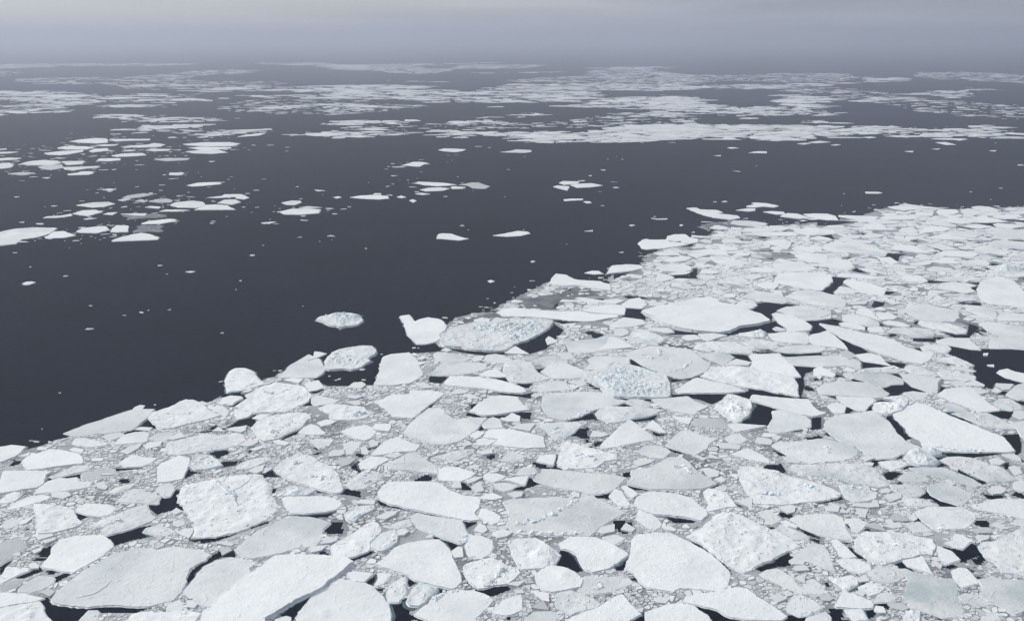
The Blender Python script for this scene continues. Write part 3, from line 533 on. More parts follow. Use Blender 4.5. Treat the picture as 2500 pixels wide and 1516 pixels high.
gs||-897,2899 -865,2899 -883,2859 -895,2859
ws||-1136,3216 -1112,3240 -1064,3252 -1053,3216 -1067,3192
ws||-1187,3204 -1171,3240 -1131,3200
ws||-1065,3332 -1041,3375 -998,3375 -1025,3315
gs||-1043,3076 -1024,3114 -974,3114 -987,3076 -1010,3065
ws||-924,3114 -900,3125 -853,3099 -864,3076 -896,3084
ws|tiny white four-sided floe, closest one in front of the two-watered pale slab|-933,3709 -914,3729 -881,3756 -839,3668 -860,3637 -891,3622
gs|pale slab at the pack edge with open water on both sides|-1069,3782 -1057,3881 -1054,3938 -1036,3984 -998,4093 -927,4020 -877,3892 -879,3826 -894,3782 -984,3777
ws||-1041,3750 -1007,3772 -950,3766 -960,3709
ws|white pentagon floe facing open water with a crisp flat top|-619,3688 -616,3761 -625,3926 -627,4056 -594,4093 -505,4118 -457,4008 -410,3815 -435,3750 -461,3714 -522,3688
gs||-733,3657 -719,3709 -679,3729 -655,3698 -670,3647
ws||-790,3289 -758,3319 -710,3306 -731,3273 -762,3252
ws||-992,3047 -957,3076 -943,3061 -968,3032
gs||-575,3061 -560,3076 -536,3025 -539,3003 -563,3010
gs||-552,3106 -544,3121 -513,3114 -514,3076 -535,3061
ds||-650,2940 -625,2975 -575,2968 -591,2926 -612,2906
gs||-685,3003 -677,3032 -636,3039 -625,3010 -637,2989 -681,2982
gs||-725,3549 -695,3568 -644,3559 -670,3530
gs||-713,3502 -657,3521 -642,3474 -662,3465
gs||-482,2989 -454,3018 -410,3003 -432,2975
ws||-1072,2859 -1056,2886 -1041,2879 -1058,2853
gr||-1057,3003 -1029,3039 -1012,3025 -1042,2996
gs||-1021,2968 -1012,3003 -989,3003 -1006,2961
ws|long white ribbon floe lying side on beneath a thin black lead|-312,3703 -283,3798 -192,3793 -72,3761 7,3709 53,3657 64,3617 41,3598 -31,3608 -108,3642 -205,3668 -283,3683
ws|tiny white long four-sided floe, closest one left of the pale green-tinged slab|-153,3815 -114,3881 -74,3892 -41,3837 -23,3793 -52,3788 -112,3798
gr|pale green-tinged slab with a rubbly band across it|-43,3881 -34,3973 29,4032 90,3973 120,3848 139,3815 173,3777 117,3735 46,3714 -9,3729 -29,3804
ws|white trapezoid floe with a black lead under its near edge|-178,3402 -141,3483 -95,3564 -31,3568 22,3554 47,3465 74,3419 6,3393 -65,3366 -115,3358
gs|flat floe half green-grey, half white, with a line of blocks along its near edge|135,3568 143,3588 197,3603 312,3617 406,3608 442,3540 483,3521 506,3502 476,3493 434,3469 351,3419 284,3349 218,3315 166,3332 136,3393 129,3465|R 0 332,3411 273,3349 218,3323
gs|broad swirl-marked grey floe with scooped top edge|-424,3192 -413,3281 -371,3384 -347,3438 -291,3428 -261,3358 -226,3315 -171,3340 -104,3340 -120,3281 -142,3216 -170,3168 -208,3114 -259,3084 -309,3091 -377,3137
ws|white slab with a torn notch and crack at its left end|-112,3152 -94,3220 -56,3228 -1,3224 57,3192 121,3160 128,3061 55,3054 -11,3065 -74,3091 -51,3133
ws|small white shard split off the torn-notch slab|-137,3099 -132,3137 -112,3148 -58,3129 -90,3087 -130,3084
ws||-167,3168 -135,3216 -106,3192 -126,3152 -142,3137
gs|tiny pale grey five-sided floe, closest one right of the broad swirl-marked grey floe|-123,3273 -100,3323 -79,3349 -50,3323 -37,3240 -80,3236 -108,3236
ws||-33,3323 -1,3384 35,3349 31,3298 -18,3298
gs||-8,3240 41,3273 94,3277 68,3204 17,3224
gr|pale floe with speckled rubble spread on its left side|107,3265 132,3281 217,3294 262,3294 283,3269 246,3200 201,3129 170,3129 143,3192|R 0 158,3240 207,3240
wr|white dark-speckled heap floe with a stepped right end|165,2947 189,3039 193,3106 216,3114 254,3084 301,3054 363,3018 394,3003 389,2961 340,2947 304,2899 240,2889 193,2886 170,2913|R 0 226,3010 264,2989 305,2947;H 18 235,3039
gs|long pale sloping floe with a sharp right tip below the dark-speckled heap|76,2808 102,2853 109,2892 162,2886 223,2866 365,2846 405,2827 393,2808 353,2739 332,2715 280,2703 229,2727 155,2751 111,2776|R 0 341,2721 287,2709
ws|tiny white four-sided floe, closest one left of the white dark-speckled heap floe|92,2947 103,2996 142,3007 164,3003 151,2919 114,2937
gs|tiny pale grey five-sided floe, closest one in front of the torn-notch slab|-42,2954 -17,3025 -1,3036 51,2989 22,2961 -17,2947
ws|smooth white box floe with rounded left corner|-260,2808 -262,2886 -249,2906 -199,2906 -128,2859 -148,2827 -180,2798 -238,2801
ws|tiny white five-sided floe, closest one right of the smooth white box floe|-99,2814 -97,2853 -56,2856 -19,2833 -37,2808 -64,2789
ws|tiny white three-sided floe, second one left of the long pale sloping floe|-31,2811 6,2827 59,2836 45,2767 5,2795
gs|tiny pale grey five-sided floe, closest one left of the long pale sloping floe|16,2859 37,2899 78,2909 90,2866 61,2843 18,2843
gr|small rough grey long floe, closest one right of the low grey-white floe|-300,2982 -254,3010 -203,3039 -145,3054 -141,3032 -174,2982 -217,2947 -240,2961
gs||-207,2789 -183,2795 -174,2745 -201,2742
gs||-143,2751 -122,2789 -107,2782 -96,2727 -122,2715
gs||-165,2795 -139,2820 -102,2827 -128,2795 -152,2776
bs|tiny blue-grey five-sided floe, closest one behind the broad pale floe|-67,2782 -25,2789 21,2770 -1,2739 -30,2727 -49,2745
gs||-394,2933 -437,2926 -402,3003
gs||-131,3025 -76,3043 -72,3010 -107,3000
gs||-193,3091 -168,3121 -150,3091 -179,3072
gs||-216,3578 -183,3593 -128,3540 -180,3535
gs|small pale grey long floe, closest one behind the half-green flat floe|83,3637 116,3698 180,3750 242,3740 253,3647 198,3627 121,3617
ws||258,3668 267,3693 300,3673 275,3642
bR|biggest blue ice rubble field, tumbled blocks over a flat floe|316,3782 352,3837 392,3870 435,3904 459,3938 489,3973 551,3949 603,3904 655,3848 708,3804 705,3688 681,3549 568,3544 443,3554 405,3598 393,3668 358,3719|R 0 366,3804 451,3859 529,3837 600,3772;R 0 439,3740 530,3688 624,3668;R 0 501,3608 650,3588;R 0 402,3772 518,3750
gs|small pale grey rounded floe, closest one left of the biggest blue ice rubble field|136,3859 180,3949 256,3973 324,3892 349,3848 308,3782 264,3766 185,3772
gs||269,3719 319,3761 337,3698 308,3673
gs||-427,3688 -400,3724 -350,3652 -392,3647
gs||-274,3598 -239,3647 -184,3627 -205,3598 -250,3583
gs||82,3568 101,3593 123,3568 104,3540
gs||303,3152 318,3208 345,3200 380,3176 350,3152
wr|wide white floe with a drift-lumped top, joined by a thin slit to a smaller slab|868,3798 947,3923 1059,3929 1120,3911 1165,3866 1290,3784 1286,3761 1280,3688 1240,3559 1168,3598 1103,3637 1034,3668 967,3709 917,3750|H 16 1059,3848;H 15 1113,3793;H 11 1045,3709
ws|white sail-shaped floe in front of the slit-backed floe|719,3627 780,3709 821,3761 849,3782 923,3724 996,3668 1026,3617 941,3598 827,3598 732,3593
gs|pale grey long floe, closest one in front of the biggest blue ice rubble field|601,3530 666,3540 764,3564 780,3511 829,3456 773,3402 755,3366 696,3393 642,3438
wR|craggy cauliflower-like white ice block beside a dark pool|851,3438 895,3511 940,3578 972,3568 1012,3521 1020,3493 1004,3428 969,3349 915,3289 897,3315 875,3358|R 0 890,3456 931,3474 969,3438;H 28 936,3419
ws|long white plank floe across the far side of the dark pool|1016,3521 1046,3578 1102,3564 1172,3544 1276,3530 1270,3456 1279,3402 1301,3384 1268,3366 1236,3349 1176,3375 1104,3438 1062,3483
bs|smooth grey-blue bare ice slab at the right end of the dark pool|1025,3256 1070,3340 1086,3411 1116,3415 1164,3393 1206,3358 1216,3315 1194,3248 1149,3232 1089,3204 1036,3196 1020,3200
ws|tiny white sliver-thin floe, closest one left of the smooth grey-blue bare ice slab|869,3273 897,3285 963,3273 1023,3260 960,3232 891,3204 878,3224
ws||659,3349 686,3340 737,3328 711,3269 682,3298
ds|small dark grey long four-sided floe, closest one left of the craggy cauliflower-like white ice block|732,3265 745,3332 795,3336 855,3332 862,3240 808,3248
ws|pale triangular floe rising to a rounded point amid brash|380,3160 404,3200 439,3265 478,3323 487,3315 519,3240 548,3176 551,3133 495,3114 389,3065 336,3054 347,3106
ws||535,3240 571,3311 581,3281 607,3184 580,3188 554,3216
gs|grey fan-shaped floe right of the pale triangular floe|586,3076 629,3152 666,3208 691,3232 726,3184 794,3137 764,3106 736,3054 684,3003 645,3025 617,3047
gs|small pale grey five-sided floe, closest one behind the heap-crowned pale floe|473,3025 503,3076 557,3084 583,3061 596,3028 562,2975 519,2982
ws|small white four-sided floe, closest one behind the large rough-topped white wedge|816,3003 852,3032 895,3058 933,3003 948,2954 942,2933 902,2947 861,2975
gs|pale floe crowned by a blue-shadowed ice heap on its back edge|401,2776 426,2827 430,2879 497,2899 548,2947 580,2982 626,2989 647,2947 659,2892 695,2827 717,2776 660,2745 607,2736 533,2742 473,2739 425,2764|R 0 596,2892 626,2919 635,2853;H 14 630,2872;H 11 602,2859
wr|large rough-topped white wedge with broad left end and blue pits|815,2892 830,2913 874,2903 917,2886 954,2872 981,2840 1033,2808 1073,2776 1105,2751 1129,2709 1114,2691 1033,2656 951,2639 813,2633 815,2673 802,2739 802,2801|R 0 928,2846 955,2833;R 0 979,2782 1034,2764 1052,2727;R 0 837,2703 915,2715
gs|grey-white floe with soft raised patches touching the rough-topped wedge's tip|994,3084 1030,3118 1096,3114 1151,3129 1193,3141 1235,3129 1286,3084 1307,3047 1289,3003 1259,2975 1207,2954 1127,2940 1094,2930 1061,2947 1028,2996|R 0 1194,3076 1190,3018;H 22 1099,3018
gr|rough grey long floe, closest one in front of the grey-white floe|1004,2906 1026,2926 1102,2926 1170,2940 1263,2933 1313,2899 1318,2827 1308,2770 1279,2751 1247,2770 1207,2782 1157,2814 1091,2833 1028,2840
gs|tiny pale grey five-sided floe, closest one right of the grey fan-shaped floe|828,3152 881,3192 898,3176 910,3129 870,3091 837,3106
gs||934,3106 953,3152 997,3141 1006,3114 988,3084 950,3091
gs||789,3099 825,3099 873,3076 858,3043 792,3054
gs||684,2892 710,2899 745,2872 733,2833 704,2827
ws||712,2808 744,2827 749,2795 734,2782
ws||973,3152 989,3188 1045,3180 1007,3152
gs||1004,2982 1043,2992 1063,2954 1053,2933 1017,2940
gs||1009,3160 1035,3168 1051,3152 1025,3121
bs||442,2940 476,2975 531,2961 502,2933 461,2913
gs||669,2996 692,2996 718,2968 706,2954
gs||723,2975 740,3010 773,2968
ws||380,2757 395,2764 430,2709 405,2673
gs||703,2751 724,2764 742,2751 733,2727 708,2733
gr|long pale grey-green slab floe pointing right, left of the grey fan-shaped floe|346,3384 363,3419 411,3456 432,3456 541,3447 593,3428 635,3419 584,3366 507,3332 436,3298 393,3289 375,3315 355,3332
gr|tiny rough grey long floe, closest one behind the pale grey-green slab|478,3502 516,3540 564,3530 594,3483 577,3447 530,3447
ws|tiny white five-sided floe, closest one behind the grey smooth lens floe|1417,3892 1453,3926 1474,3892 1496,3826 1471,3788 1438,3809 1389,3804
gs|grey smooth lens floe with a black water channel past its right tip|1356,3657 1404,3709 1470,3740 1546,3735 1601,3724 1637,3668 1651,3598 1624,3559 1570,3544 1482,3559 1394,3578 1341,3588
gs|long grey tapering floe across the channel from the grey smooth lens|1524,3815 1546,3842 1624,3837 1742,3831 1767,3793 1781,3761 1757,3703 1700,3698 1666,3673 1622,3688 1595,3740 1556,3782
gs|small pale grey four-sided floe, closest one left of the flat-iron floe|1801,3848 1824,3826 1893,3809 1959,3772 1919,3719 1860,3598 1827,3617 1786,3673 1784,3750
gr|tiny rough grey long floe, second one in front of the very long white slab|1836,3892 1893,3949 1927,3915 1965,3837 1917,3809 1852,3826
gr|small rough grey long floe, closest one behind the flat-iron floe|1975,3859 2014,3881 2071,3848 2130,3804 2098,3740 2044,3750 1970,3761 1970,3804
ws|large smooth white floe like a flat iron, at the far end of two big slabs|1849,3583 1917,3647 2009,3678 2038,3668 2036,3578 2031,3474 2040,3411 1943,3393 1915,3447 1877,3521
ws|biggest right-hand slab, white with blocks heaped along its near edge|1577,3375 1656,3438 1722,3497 1763,3474 1785,3402 1823,3332 1875,3224 1917,3160 1907,3091 1895,3039 1873,3028 1743,3028 1624,3032 1570,3065 1578,3129 1558,3168 1572,3256 1568,3332|R 0 1601,3076 1641,3054 1716,3039 1777,3032
gs|pale grey big slab separated from the block-edged slab by a black canal|1251,3256 1276,3306 1336,3366 1389,3375 1457,3393 1507,3411 1515,3358 1526,3315 1517,3208 1518,3121 1552,3069 1480,3025 1411,2975 1354,2968 1329,3003 1314,3069 1268,3114 1247,3200|H 5 1375,3269
wR|white lumpy floe like a curled hand between the two big slabs|1519,3438 1542,3483 1570,3497 1616,3493 1644,3497 1631,3521 1598,3530 1637,3554 1694,3564 1700,3521 1671,3465 1626,3411 1579,3384 1549,3362 1529,3375 1518,3402|R 0 1529,3393 1554,3384;H 19 1623,3447
bR|blue-shadowed iceberg lump squeezed at the tips of the two big slabs|1456,2982 1497,3032 1542,3054 1588,3061 1614,3032 1607,3003 1565,2989 1565,2940 1540,2913 1480,2913 1454,2940|H 26 1513,3010;H 20 1578,3025;H 23 1511,2947
wr|tiny rough white four-sided floe, closest one left of the blue-shadowed iceberg lump|1346,2947 1388,2957 1434,2954 1445,2926 1405,2899 1363,2872 1355,2906
gs|long grey floe tapering right, below the blue-shadowed iceberg lump|1440,2899 1493,2906 1570,2903 1596,2859 1627,2820 1635,2770 1608,2757 1566,2795 1507,2833 1454,2866
gr|tan-white long floe with a pale pinkish edge, pointing at the right border|1581,2961 1618,2985 1659,2989 1704,2982 1737,2940 1776,2906 1782,2808 1733,2795 1672,2795 1649,2840 1625,2886 1594,2933
gs|small pale grey four-sided floe, closest one in front of the blue-shadowed iceberg lump|1364,2814 1407,2859 1441,2872 1464,2840 1474,2808 1435,2789 1383,2795
gr|small rough grey four-sided floe, closest one left of the grey oval floe|1318,2776 1375,2776 1418,2770 1417,2721 1383,2691 1342,2685 1314,2739
gs|grey oval floe with cloudy darker middle near the right border|1437,2745 1463,2776 1511,2795 1548,2757 1566,2721 1560,2685 1497,2627 1446,2667 1427,2703
gr|rough grey long four-sided floe, closest one in front of the flat-iron floe|1823,3384 1873,3397 1971,3393 1992,3349 2004,3273 2006,3232 1948,3232 1895,3265 1864,3306|R 0 1902,3384 1921,3349
gs|tiny pale grey five-sided floe, second one in front of the flat-iron floe|1829,3474 1864,3493 1894,3456 1900,3402 1857,3402 1818,3411
ws|small white five-sided floe, closest one in front of the grey smooth lens floe|1405,3564 1499,3554 1553,3549 1564,3521 1506,3456 1472,3406 1438,3419 1410,3465
ws|tiny white five-sided floe, closest one right of the long white plank floe|1332,3465 1387,3502 1411,3456 1381,3393 1362,3380 1334,3393
gs|tiny pale grey five-sided floe, closest one behind the biggest right-hand slab|1720,3608 1764,3622 1826,3598 1773,3530 1728,3521 1719,3568
ws|white floe with a pitted hump, alone in the black water at the right border|2252,3848 2282,3881 2327,3898 2342,3859 2488,3753 2388,3659 2294,3740 2258,3782|H 13 2294,3837
gs|tiny pale grey four-sided floe, closest one in front of the pitted-hump floe|2149,3578 2235,3668 2274,3703 2305,3714 2464,3731 2313,3536 2174,3521
gr|small rough grey five-sided floe, closest one right of the flat-iron floe|2060,3502 2105,3544 2147,3540 2153,3474 2139,3428 2078,3411 2048,3428
gs|tiny pale grey four-sided floe, closest one behind the tan-white long floe|2005,3281 2055,3302 2154,3323 2084,3049 1988,3160 2010,3232
gs||2161,3688 2178,3714 2251,3703 2202,3642 2169,3637
gs||2107,3617 2148,3662 2155,3617 2123,3593
gs||2039,3657 2071,3647 2096,3608 2042,3583
gs||1974,3719 2022,3745 2051,3709 2026,3673 1992,3683
gs||2043,3709 2098,3740 2114,3688 2100,3668 2043,3678
gs||1747,2782 1782,2801 1798,2795 1880,2821 1922,2712 1747,2715 1733,2739
gs||1637,2733 1668,2757 1698,2757 1700,2727 1669,2703 1638,2700
gr|pale floe with a bluish rubble cap along its far edge|1140,2770 1157,2776 1204,2764 1230,2745 1242,2703 1234,2679 1193,2656 1148,2653 1131,2679|R 0 1147,2764 1182,2745 1226,2757
gs||1760,2961 1798,2978 1810,2940 1775,2916 1752,2926
gs||1827,3003 1876,3003 1883,2975 1870,2940 1841,2968
gs||1801,2906 1829,2916 1838,2899 1829,2859 1791,2840
gs||1591,2913 1612,2892 1603,2872 1587,2886
gs||1520,2801 1541,2808 1544,2770 1532,2764
gr||1270,2739 1298,2751 1309,2733 1290,2715 1269,2715
gs||1286,2933 1308,2940 1324,2933 1309,2909 1294,2913
gs||2062,3366 2097,3406 2130,3397 2254,3410 2208,3284 2077,3323
gr||1299,2975 1323,2989 1341,2968 1301,2947
ws||1397,3793 1420,3826 1417,3782 1402,3761
bR|rugged little iceberg floating alone in open black water|-1073,4634 -1066,4689 -1024,4721 -988,4761 -904,4753 -844,4713 -832,4657 -816,4603 -835,4543 -907,4506 -994,4543 -1028,4596|H 28 -982,4681;H 28 -919,4650;H 32 -869,4665;R 0 -1030,4681 -967,4729 -895,4729
bR|blue rubble-topped floe at the pack edge with a smooth right end|-898,3987 -899,4046 -886,4108 -856,4152 -806,4190 -748,4209 -704,4203 -670,4133 -673,4083 -698,4022 -678,3993 -703,3952 -712,3906 -755,3872 -810,3883 -852,3872 -879,3906|R 0 -874,4071 -839,4108 -799,4171;R 0 -832,4022 -786,4046;R 0 -843,3952 -800,3987
ws||-983,3999 -969,4059 -977,4126 -943,4114 -909,4095 -937,4046
ws|white wrinkled floe touching the pointed end of the biggest blue-veined floe|-623,4704 -578,4736 -532,4618 -495,4672 -463,4688 -397,4649 -352,4550 -351,4476 -382,4391 -368,4335 -386,4281 -431,4241 -480,4241 -515,4322 -545,4391 -585,4580
bR|biggest blue-veined rubble floe, dark water tucked under its right end|-366,4255 -365,4349 -342,4476 -272,4550 -209,4595 -39,4603 80,4649 222,4618 215,4565 193,4476 111,4335 12,4228 -35,4138 -78,4132 -208,4151 -253,4196 -341,4202|R 0 -263,4377 -212,4462 -168,4520;R 0 -137,4405 -84,4476 8,4565;R 0 -245,4215 -191,4268 -127,4377;R 0 -36,4295 76,4377 171,4520;R 0 31,4476 103,4580 179,4610;R 0 -166,4189 -79,4177
ws|long white snake-like floe forming the pack edge behind the biggest blue-veined floe|-89,4776 -60,4834 19,4868 108,4834 230,4801 402,4801 447,4752 574,4736 600,4728 586,4688 536,4672 425,4610 341,4618 200,4672 105,4696 -40,4704
ws|small white long floe, closest one right of the long white snake-like floe|399,4826 473,4885 596,4936 650,4902 647,4834 630,4736 575,4744 459,4776
ws|white comma-shaped floe with a tapering tail, adrift at the pack edge|229,5397 255,5512 288,5620 355,5598 399,5490 452,5459 561,5438 614,5367 605,5229 543,5248 493,5287 416,5337 335,5337 270,5347
ws||-211,4641 -183,4672 -120,4657 -124,4610 -189,4572
gs||-119,4610 -87,4680 -15,4634 -62,4603
ws||88,5125 114,5153 132,5125 108,5106
ws||472,5642 528,5698 574,5698 601,5620 537,5609
gs|small pale grey long floe, closest one behind the corner-wedge slab|-386,4101 -369,4126 -291,4113 -188,4046 -234,3992 -304,3986 -372,4010
gs|grey-white slab with a raised corner wedge in the right, behind the ribbon floe|-388,3811 -333,3980 -242,3986 -163,3980 -120,3957 -127,3883 -194,3838 -248,3816 -320,3805
gs|tiny pale grey long floe, closest one behind the pale green-tinged slab|-141,4034 -120,4089 -82,4101 -43,4082 8,4004 -26,3974 -84,3980
ws||-37,4107 17,4209 84,4095 29,4095
gs|small pale grey long four-sided floe, closest one left of the white spearhead slab|97,4016 151,4064 215,4076 249,4004 274,3934 212,3911 171,3922
gs||213,4113 289,4107 306,4046 258,4010 235,4052
gs|grey-green slab with a whiter raised right end amid brash|269,4268 342,4301 419,4322 516,4398 559,4377 585,4295 605,4241 572,4189 511,4164 450,4132 349,4113 285,4113 278,4202
gs|small pale grey long four-sided floe, closest one behind the biggest blue ice rubble field|340,3888 377,3980 363,4016 396,4064 500,4064 532,4064 575,4040 558,3969 531,3922 483,3911 392,3872
ws||171,4308 193,4363 210,4335 234,4275 179,4228
ws||229,4363 302,4384 267,4322
ws||376,5069 418,5079 536,5015 488,4936 445,4971
ws||276,4980 297,5033 367,5015 375,4980
ws||516,4971 542,5024 626,5042 663,5006 596,4936
ws||286,4572 353,4588 329,4520
ws||-485,3934 -449,3980 -414,3986 -414,3963 -452,3928
ws||-354,4145 -330,4177 -298,4145 -318,4126
ws||-452,4034 -440,4058 -416,4034 -431,4010
ws||-500,4070 -483,4107 -450,4058
gs||-189,4016 -174,4064 -136,4064 -147,3998 -183,3980
gs||390,4089 428,4126 472,4101 431,4070
ws||-156,5449 -134,5474 -111,5438 -138,5407
ws||127,5944 149,5964 160,5944 142,5925
ws|big flat white leaf-shaped floe with a thick shaded near edge|728,4785 827,4868 914,4910 985,4971 1101,5042 1188,5042 1214,4954 1309,4885 1347,4801 1394,4720 1412,4610 1325,4550 1216,4506 1148,4433 1092,4405 1017,4419 954,4447 872,4498 818,4565 778,4672
gs|broad floe with rubble strewn diagonally over pale ice|555,4101 619,4164 700,4215 794,4202 891,4164 908,4076 947,3945 896,3855 827,3789 779,3768 711,3811 665,3877 612,3957|R 0 728,4177 722,4052 783,3992;R 0 733,3844 809,3911 866,3992;R 0 628,4076 684,4028
ws|white fin slab joined to the drift-lumped wide floe|1159,4082 1226,4095 1315,4107 1312,4040 1331,3934 1323,3789 1287,3789 1166,3872 1124,3911 1156,4004
gr|rough grey sliver-thin floe, closest one left of the white fin slab|902,4177 955,4268 1037,4281 1121,4281 1175,4228 1201,4177 1180,4113 1059,4107 978,4126|R 0 940,4151 1023,4138 1109,4138
gr|small rough grey four-sided floe, closest one right of the grey-green slab|595,4322 646,4476 685,4491 755,4405 798,4335 760,4268 695,4241 634,4281
ws|white bean floe beside a wine-dark pool, right of the thick-edged leaf floe|1461,4752 1485,4768 1564,4720 1602,4610 1615,4535 1582,4462 1491,4433 1476,4476 1451,4580
bR|small floe with a bluish boulder on its right end, in dark water|1189,4405 1251,4426 1295,4455 1340,4433 1333,4391 1302,4342 1246,4335 1186,4363|H 22 1305,4405
gs|small pale grey four-sided floe, closest one right of the rubble-diagonal floe|913,4101 998,4120 1069,4095 1082,4052 1041,3992 1009,3945 960,4004
ws||1035,3969 1081,4022 1120,3992 1143,3969 1117,3934 1060,3934
gs|small pale grey long floe, closest one right of the blue-boulder floe|1341,4405 1432,4433 1523,4433 1546,4377 1498,4241 1423,4255 1342,4295
gr|small rough grey long floe, closest one in front of the blue-boulder floe|1167,4268 1215,4301 1284,4308 1335,4268 1339,4177 1290,4170 1205,4177
gs|small pale grey sliver-thin floe, closest one left of the white paddle floe tapering|1296,4145 1381,4215 1481,4228 1549,4215 1564,4164 1519,4126 1422,4107 1351,4113
gs|small pale grey long floe, closest one right of the white fin slab|1316,4052 1408,4064 1503,4076 1523,4040 1515,3945 1463,3911 1426,3922 1334,3945
ws|small white long floe, closest one in front of the long white snake-like floe|558,4595 616,4688 720,4641 724,4565 652,4520 547,4498 522,4520
ws|tiny white rounded floe, closest one left of the big flat white leaf-shaped floe|636,4936 700,5042 760,5069 787,4936 740,4851 658,4868
ws||716,4447 732,4491 833,4491 858,4419 819,4405
ws||874,4335 906,4384 957,4391 979,4322 907,4295
ws||975,4391 1058,4398 1120,4370 1055,4322 1002,4281 986,4335
gs||545,4476 592,4484 615,4447 608,4391 568,4356 532,4363
ws|white spearhead slab right of the raised-end slab, tip touching the rubble-diagonal floe|504,4349 531,4349 572,4281 618,4196 555,4177 472,4164 422,4138 475,4241
ws|small white sliver-thin floe, closest one in front of the knobbly-ended slab|972,5824 1056,5884 1168,5884 1217,5801 1188,5709 1078,5675 990,5698
ws||1023,5620 1117,5698 1187,5675 1135,5609 1051,5587
ws||930,5533 958,5642 1010,5609 1051,5522 983,5449 918,5418
ws|white floe set along the water's edge, upper end of the pack front|651,5755 677,5836 788,5872 873,5848 889,5778 795,5698 674,5642 620,5620
gs|small pale grey long floe, second one behind the white bean floe|1371,5097 1442,5171 1537,5209 1615,5153 1631,5097 1619,4989 1584,4954 1497,4989
gs|tiny pale grey five-sided floe, closest one behind the big flat white leaf-shaped floe|1301,4936 1368,5042 1425,5024 1418,4919 1370,4851 1332,4859
gs|small pale grey five-sided floe, closest one in front of the half-disc floe|1652,5115 1727,5209 1826,5238 1901,5190 1892,5042 1814,4902 1752,4928 1711,4989 1676,5042
gs|pale grey long floe, closest one behind the white bean floe|1509,4818 1583,4885 1669,4902 1759,4851 1809,4801 1765,4672 1690,4641 1607,4626 1564,4720
ws|large white floe with stepped far side among crowded floes|1650,5407 1744,5620 1848,5664 2028,5664 2077,5598 2030,5428 1979,5327 1884,5229 1809,5267 1725,5347
ws|small white long floe, closest one behind the step-backed white floe|1755,5801 1827,5993 1872,6043 1963,5944 2029,5872 2044,5755 1945,5698 1852,5675 1789,5698
ws|tiny white long floe, closest one in front of the white swallow-tailed floe|1374,6043 1414,6120 1513,6068 1586,6018 1577,5836 1518,5836 1414,5896
ws|tiny white sliver-thin floe, closest one left of the step-backed white floe|1574,5709 1623,5789 1735,5813 1783,5675 1674,5653
ws||1227,5620 1267,5732 1319,5732 1369,5642 1305,5609
ws||1194,5565 1306,5587 1315,5501 1258,5469
gr|tiny rough grey long floe, second one left of the step-backed white floe|1314,5449 1389,5533 1481,5565 1514,5387 1443,5347 1372,5387
ws||1490,5533 1554,5609 1631,5620 1613,5533 1540,5469
ws||1541,5367 1612,5428 1661,5407 1671,5347 1611,5248 1566,5258
ws||1044,5956 1143,6043 1244,6094 1258,6043 1178,5969 1093,5932
ws||1560,5162 1651,5238 1631,5115
bR|tiny blue rubble five-sided floe, closest one right of the big flat white leaf-shaped floe|1393,4491 1420,4520 1458,4476 1445,4447 1401,4455
gs||1126,5387 1161,5428 1203,5418 1199,5347 1156,5347
gs||1017,5327 1102,5347 1140,5267 1057,5248
ws||749,5587 783,5609 851,5565 831,5501 783,5522
ws||875,5209 910,5267 948,5238 931,5200
ws||1236,5836 1278,5872 1357,5824 1294,5778
gs||916,5042 968,5106 994,5079 954,5024
ws||1261,5115 1301,5153 1359,5153 1330,5079 1284,5079
ws||1027,5480 1072,5512 1137,5501 1077,5418
gs||792,4902 805,4989 882,4962 894,4910 831,4893
ws|white half-disc floe at the border of a small dark channel, upper right pack|1996,5620 2089,5609 2032,5428 1935,5287 1900,5229 1852,5229 1928,5428
ws|very long white slab slanting down to the right across the pack|1669,4580 1738,4535 1844,4419 1918,4377 1966,4295 1980,4202 2033,4126 2075,4113 2018,4016 1954,3957 1891,3992 1849,4052 1786,4151 1742,4241 1701,4349 1685,4447
ws|white paddle floe tapering to the lower right, left of the very long slab|1526,4349 1584,4405 1616,4419 1672,4462 1683,4377 1686,4281 1678,4164 1627,4189 1527,4228
ws|small white rounded floe, second one behind the pale cream oblong floe|2097,5418 2139,5480 2185,5469 2264,5387 2314,5267 2232,5115 2166,5134 2116,5209
ws|tiny white long floe, second one right of the step-backed white floe|1954,5171 2046,5327 2089,5297 2114,5190 2032,5153
gs|small pale grey four-sided floe, closest one in front of the step-backed white floe|1867,5209 1877,5209 1951,5115 1974,5006 1898,4851 1830,4885 1776,4902 1791,5042
gs|pale cream oblong floe at the centre of the upper right pack|2233,4834 2299,4919 2416,4945 2459,4885 2537,4818 2479,4688 2418,4610 2342,4610 2242,4641 2230,4736
gr|small rough grey long floe, closest one in front of the pale cream oblong floe|2206,4580 2244,4634 2295,4610 2375,4580 2419,4476 2379,4405 2338,4405 2274,4462 2208,4520
gr|small rough grey sliver-thin floe, second one left of the pool-side pointed floe|1977,4433 2039,4506 2158,4513 2225,4476 2220,4405 2192,4363 2132,4349 2060,4391
ws|white pointed floe jutting into the black pool near the right border|2174,4295 2255,4342 2359,4335 2348,4268 2333,4151 2287,4164 2241,4202 2169,4255
gr|small rough grey long floe, closest one right of the very long white slab|2054,4202 2106,4241 2194,4241 2198,4177 2147,4113 2076,4107 2039,4138
gr|tiny rough grey long floe, closest one in front of the pool-side pointed floe|2036,3992 2079,4040 2158,4064 2170,4028 2197,3940 2153,3934 2088,3969
ws|broad cream-white floe near the right border of the upper pack|2870,5267 2994,5449 3149,5576 3198,5449 3170,5327 3098,5153 3266,5132 2983,4789 2877,4902 2785,4936 2765,5006 2823,5153
bR|pyramid-shaped blue ice peak at the right border of the upper pack|3149,5642 3224,5732 3301,5813 3379,5860 3351,5732 3450,5621 3646,5624 3232,5512 3154,5565|H 45 3247,5709;H 52 3322,5709
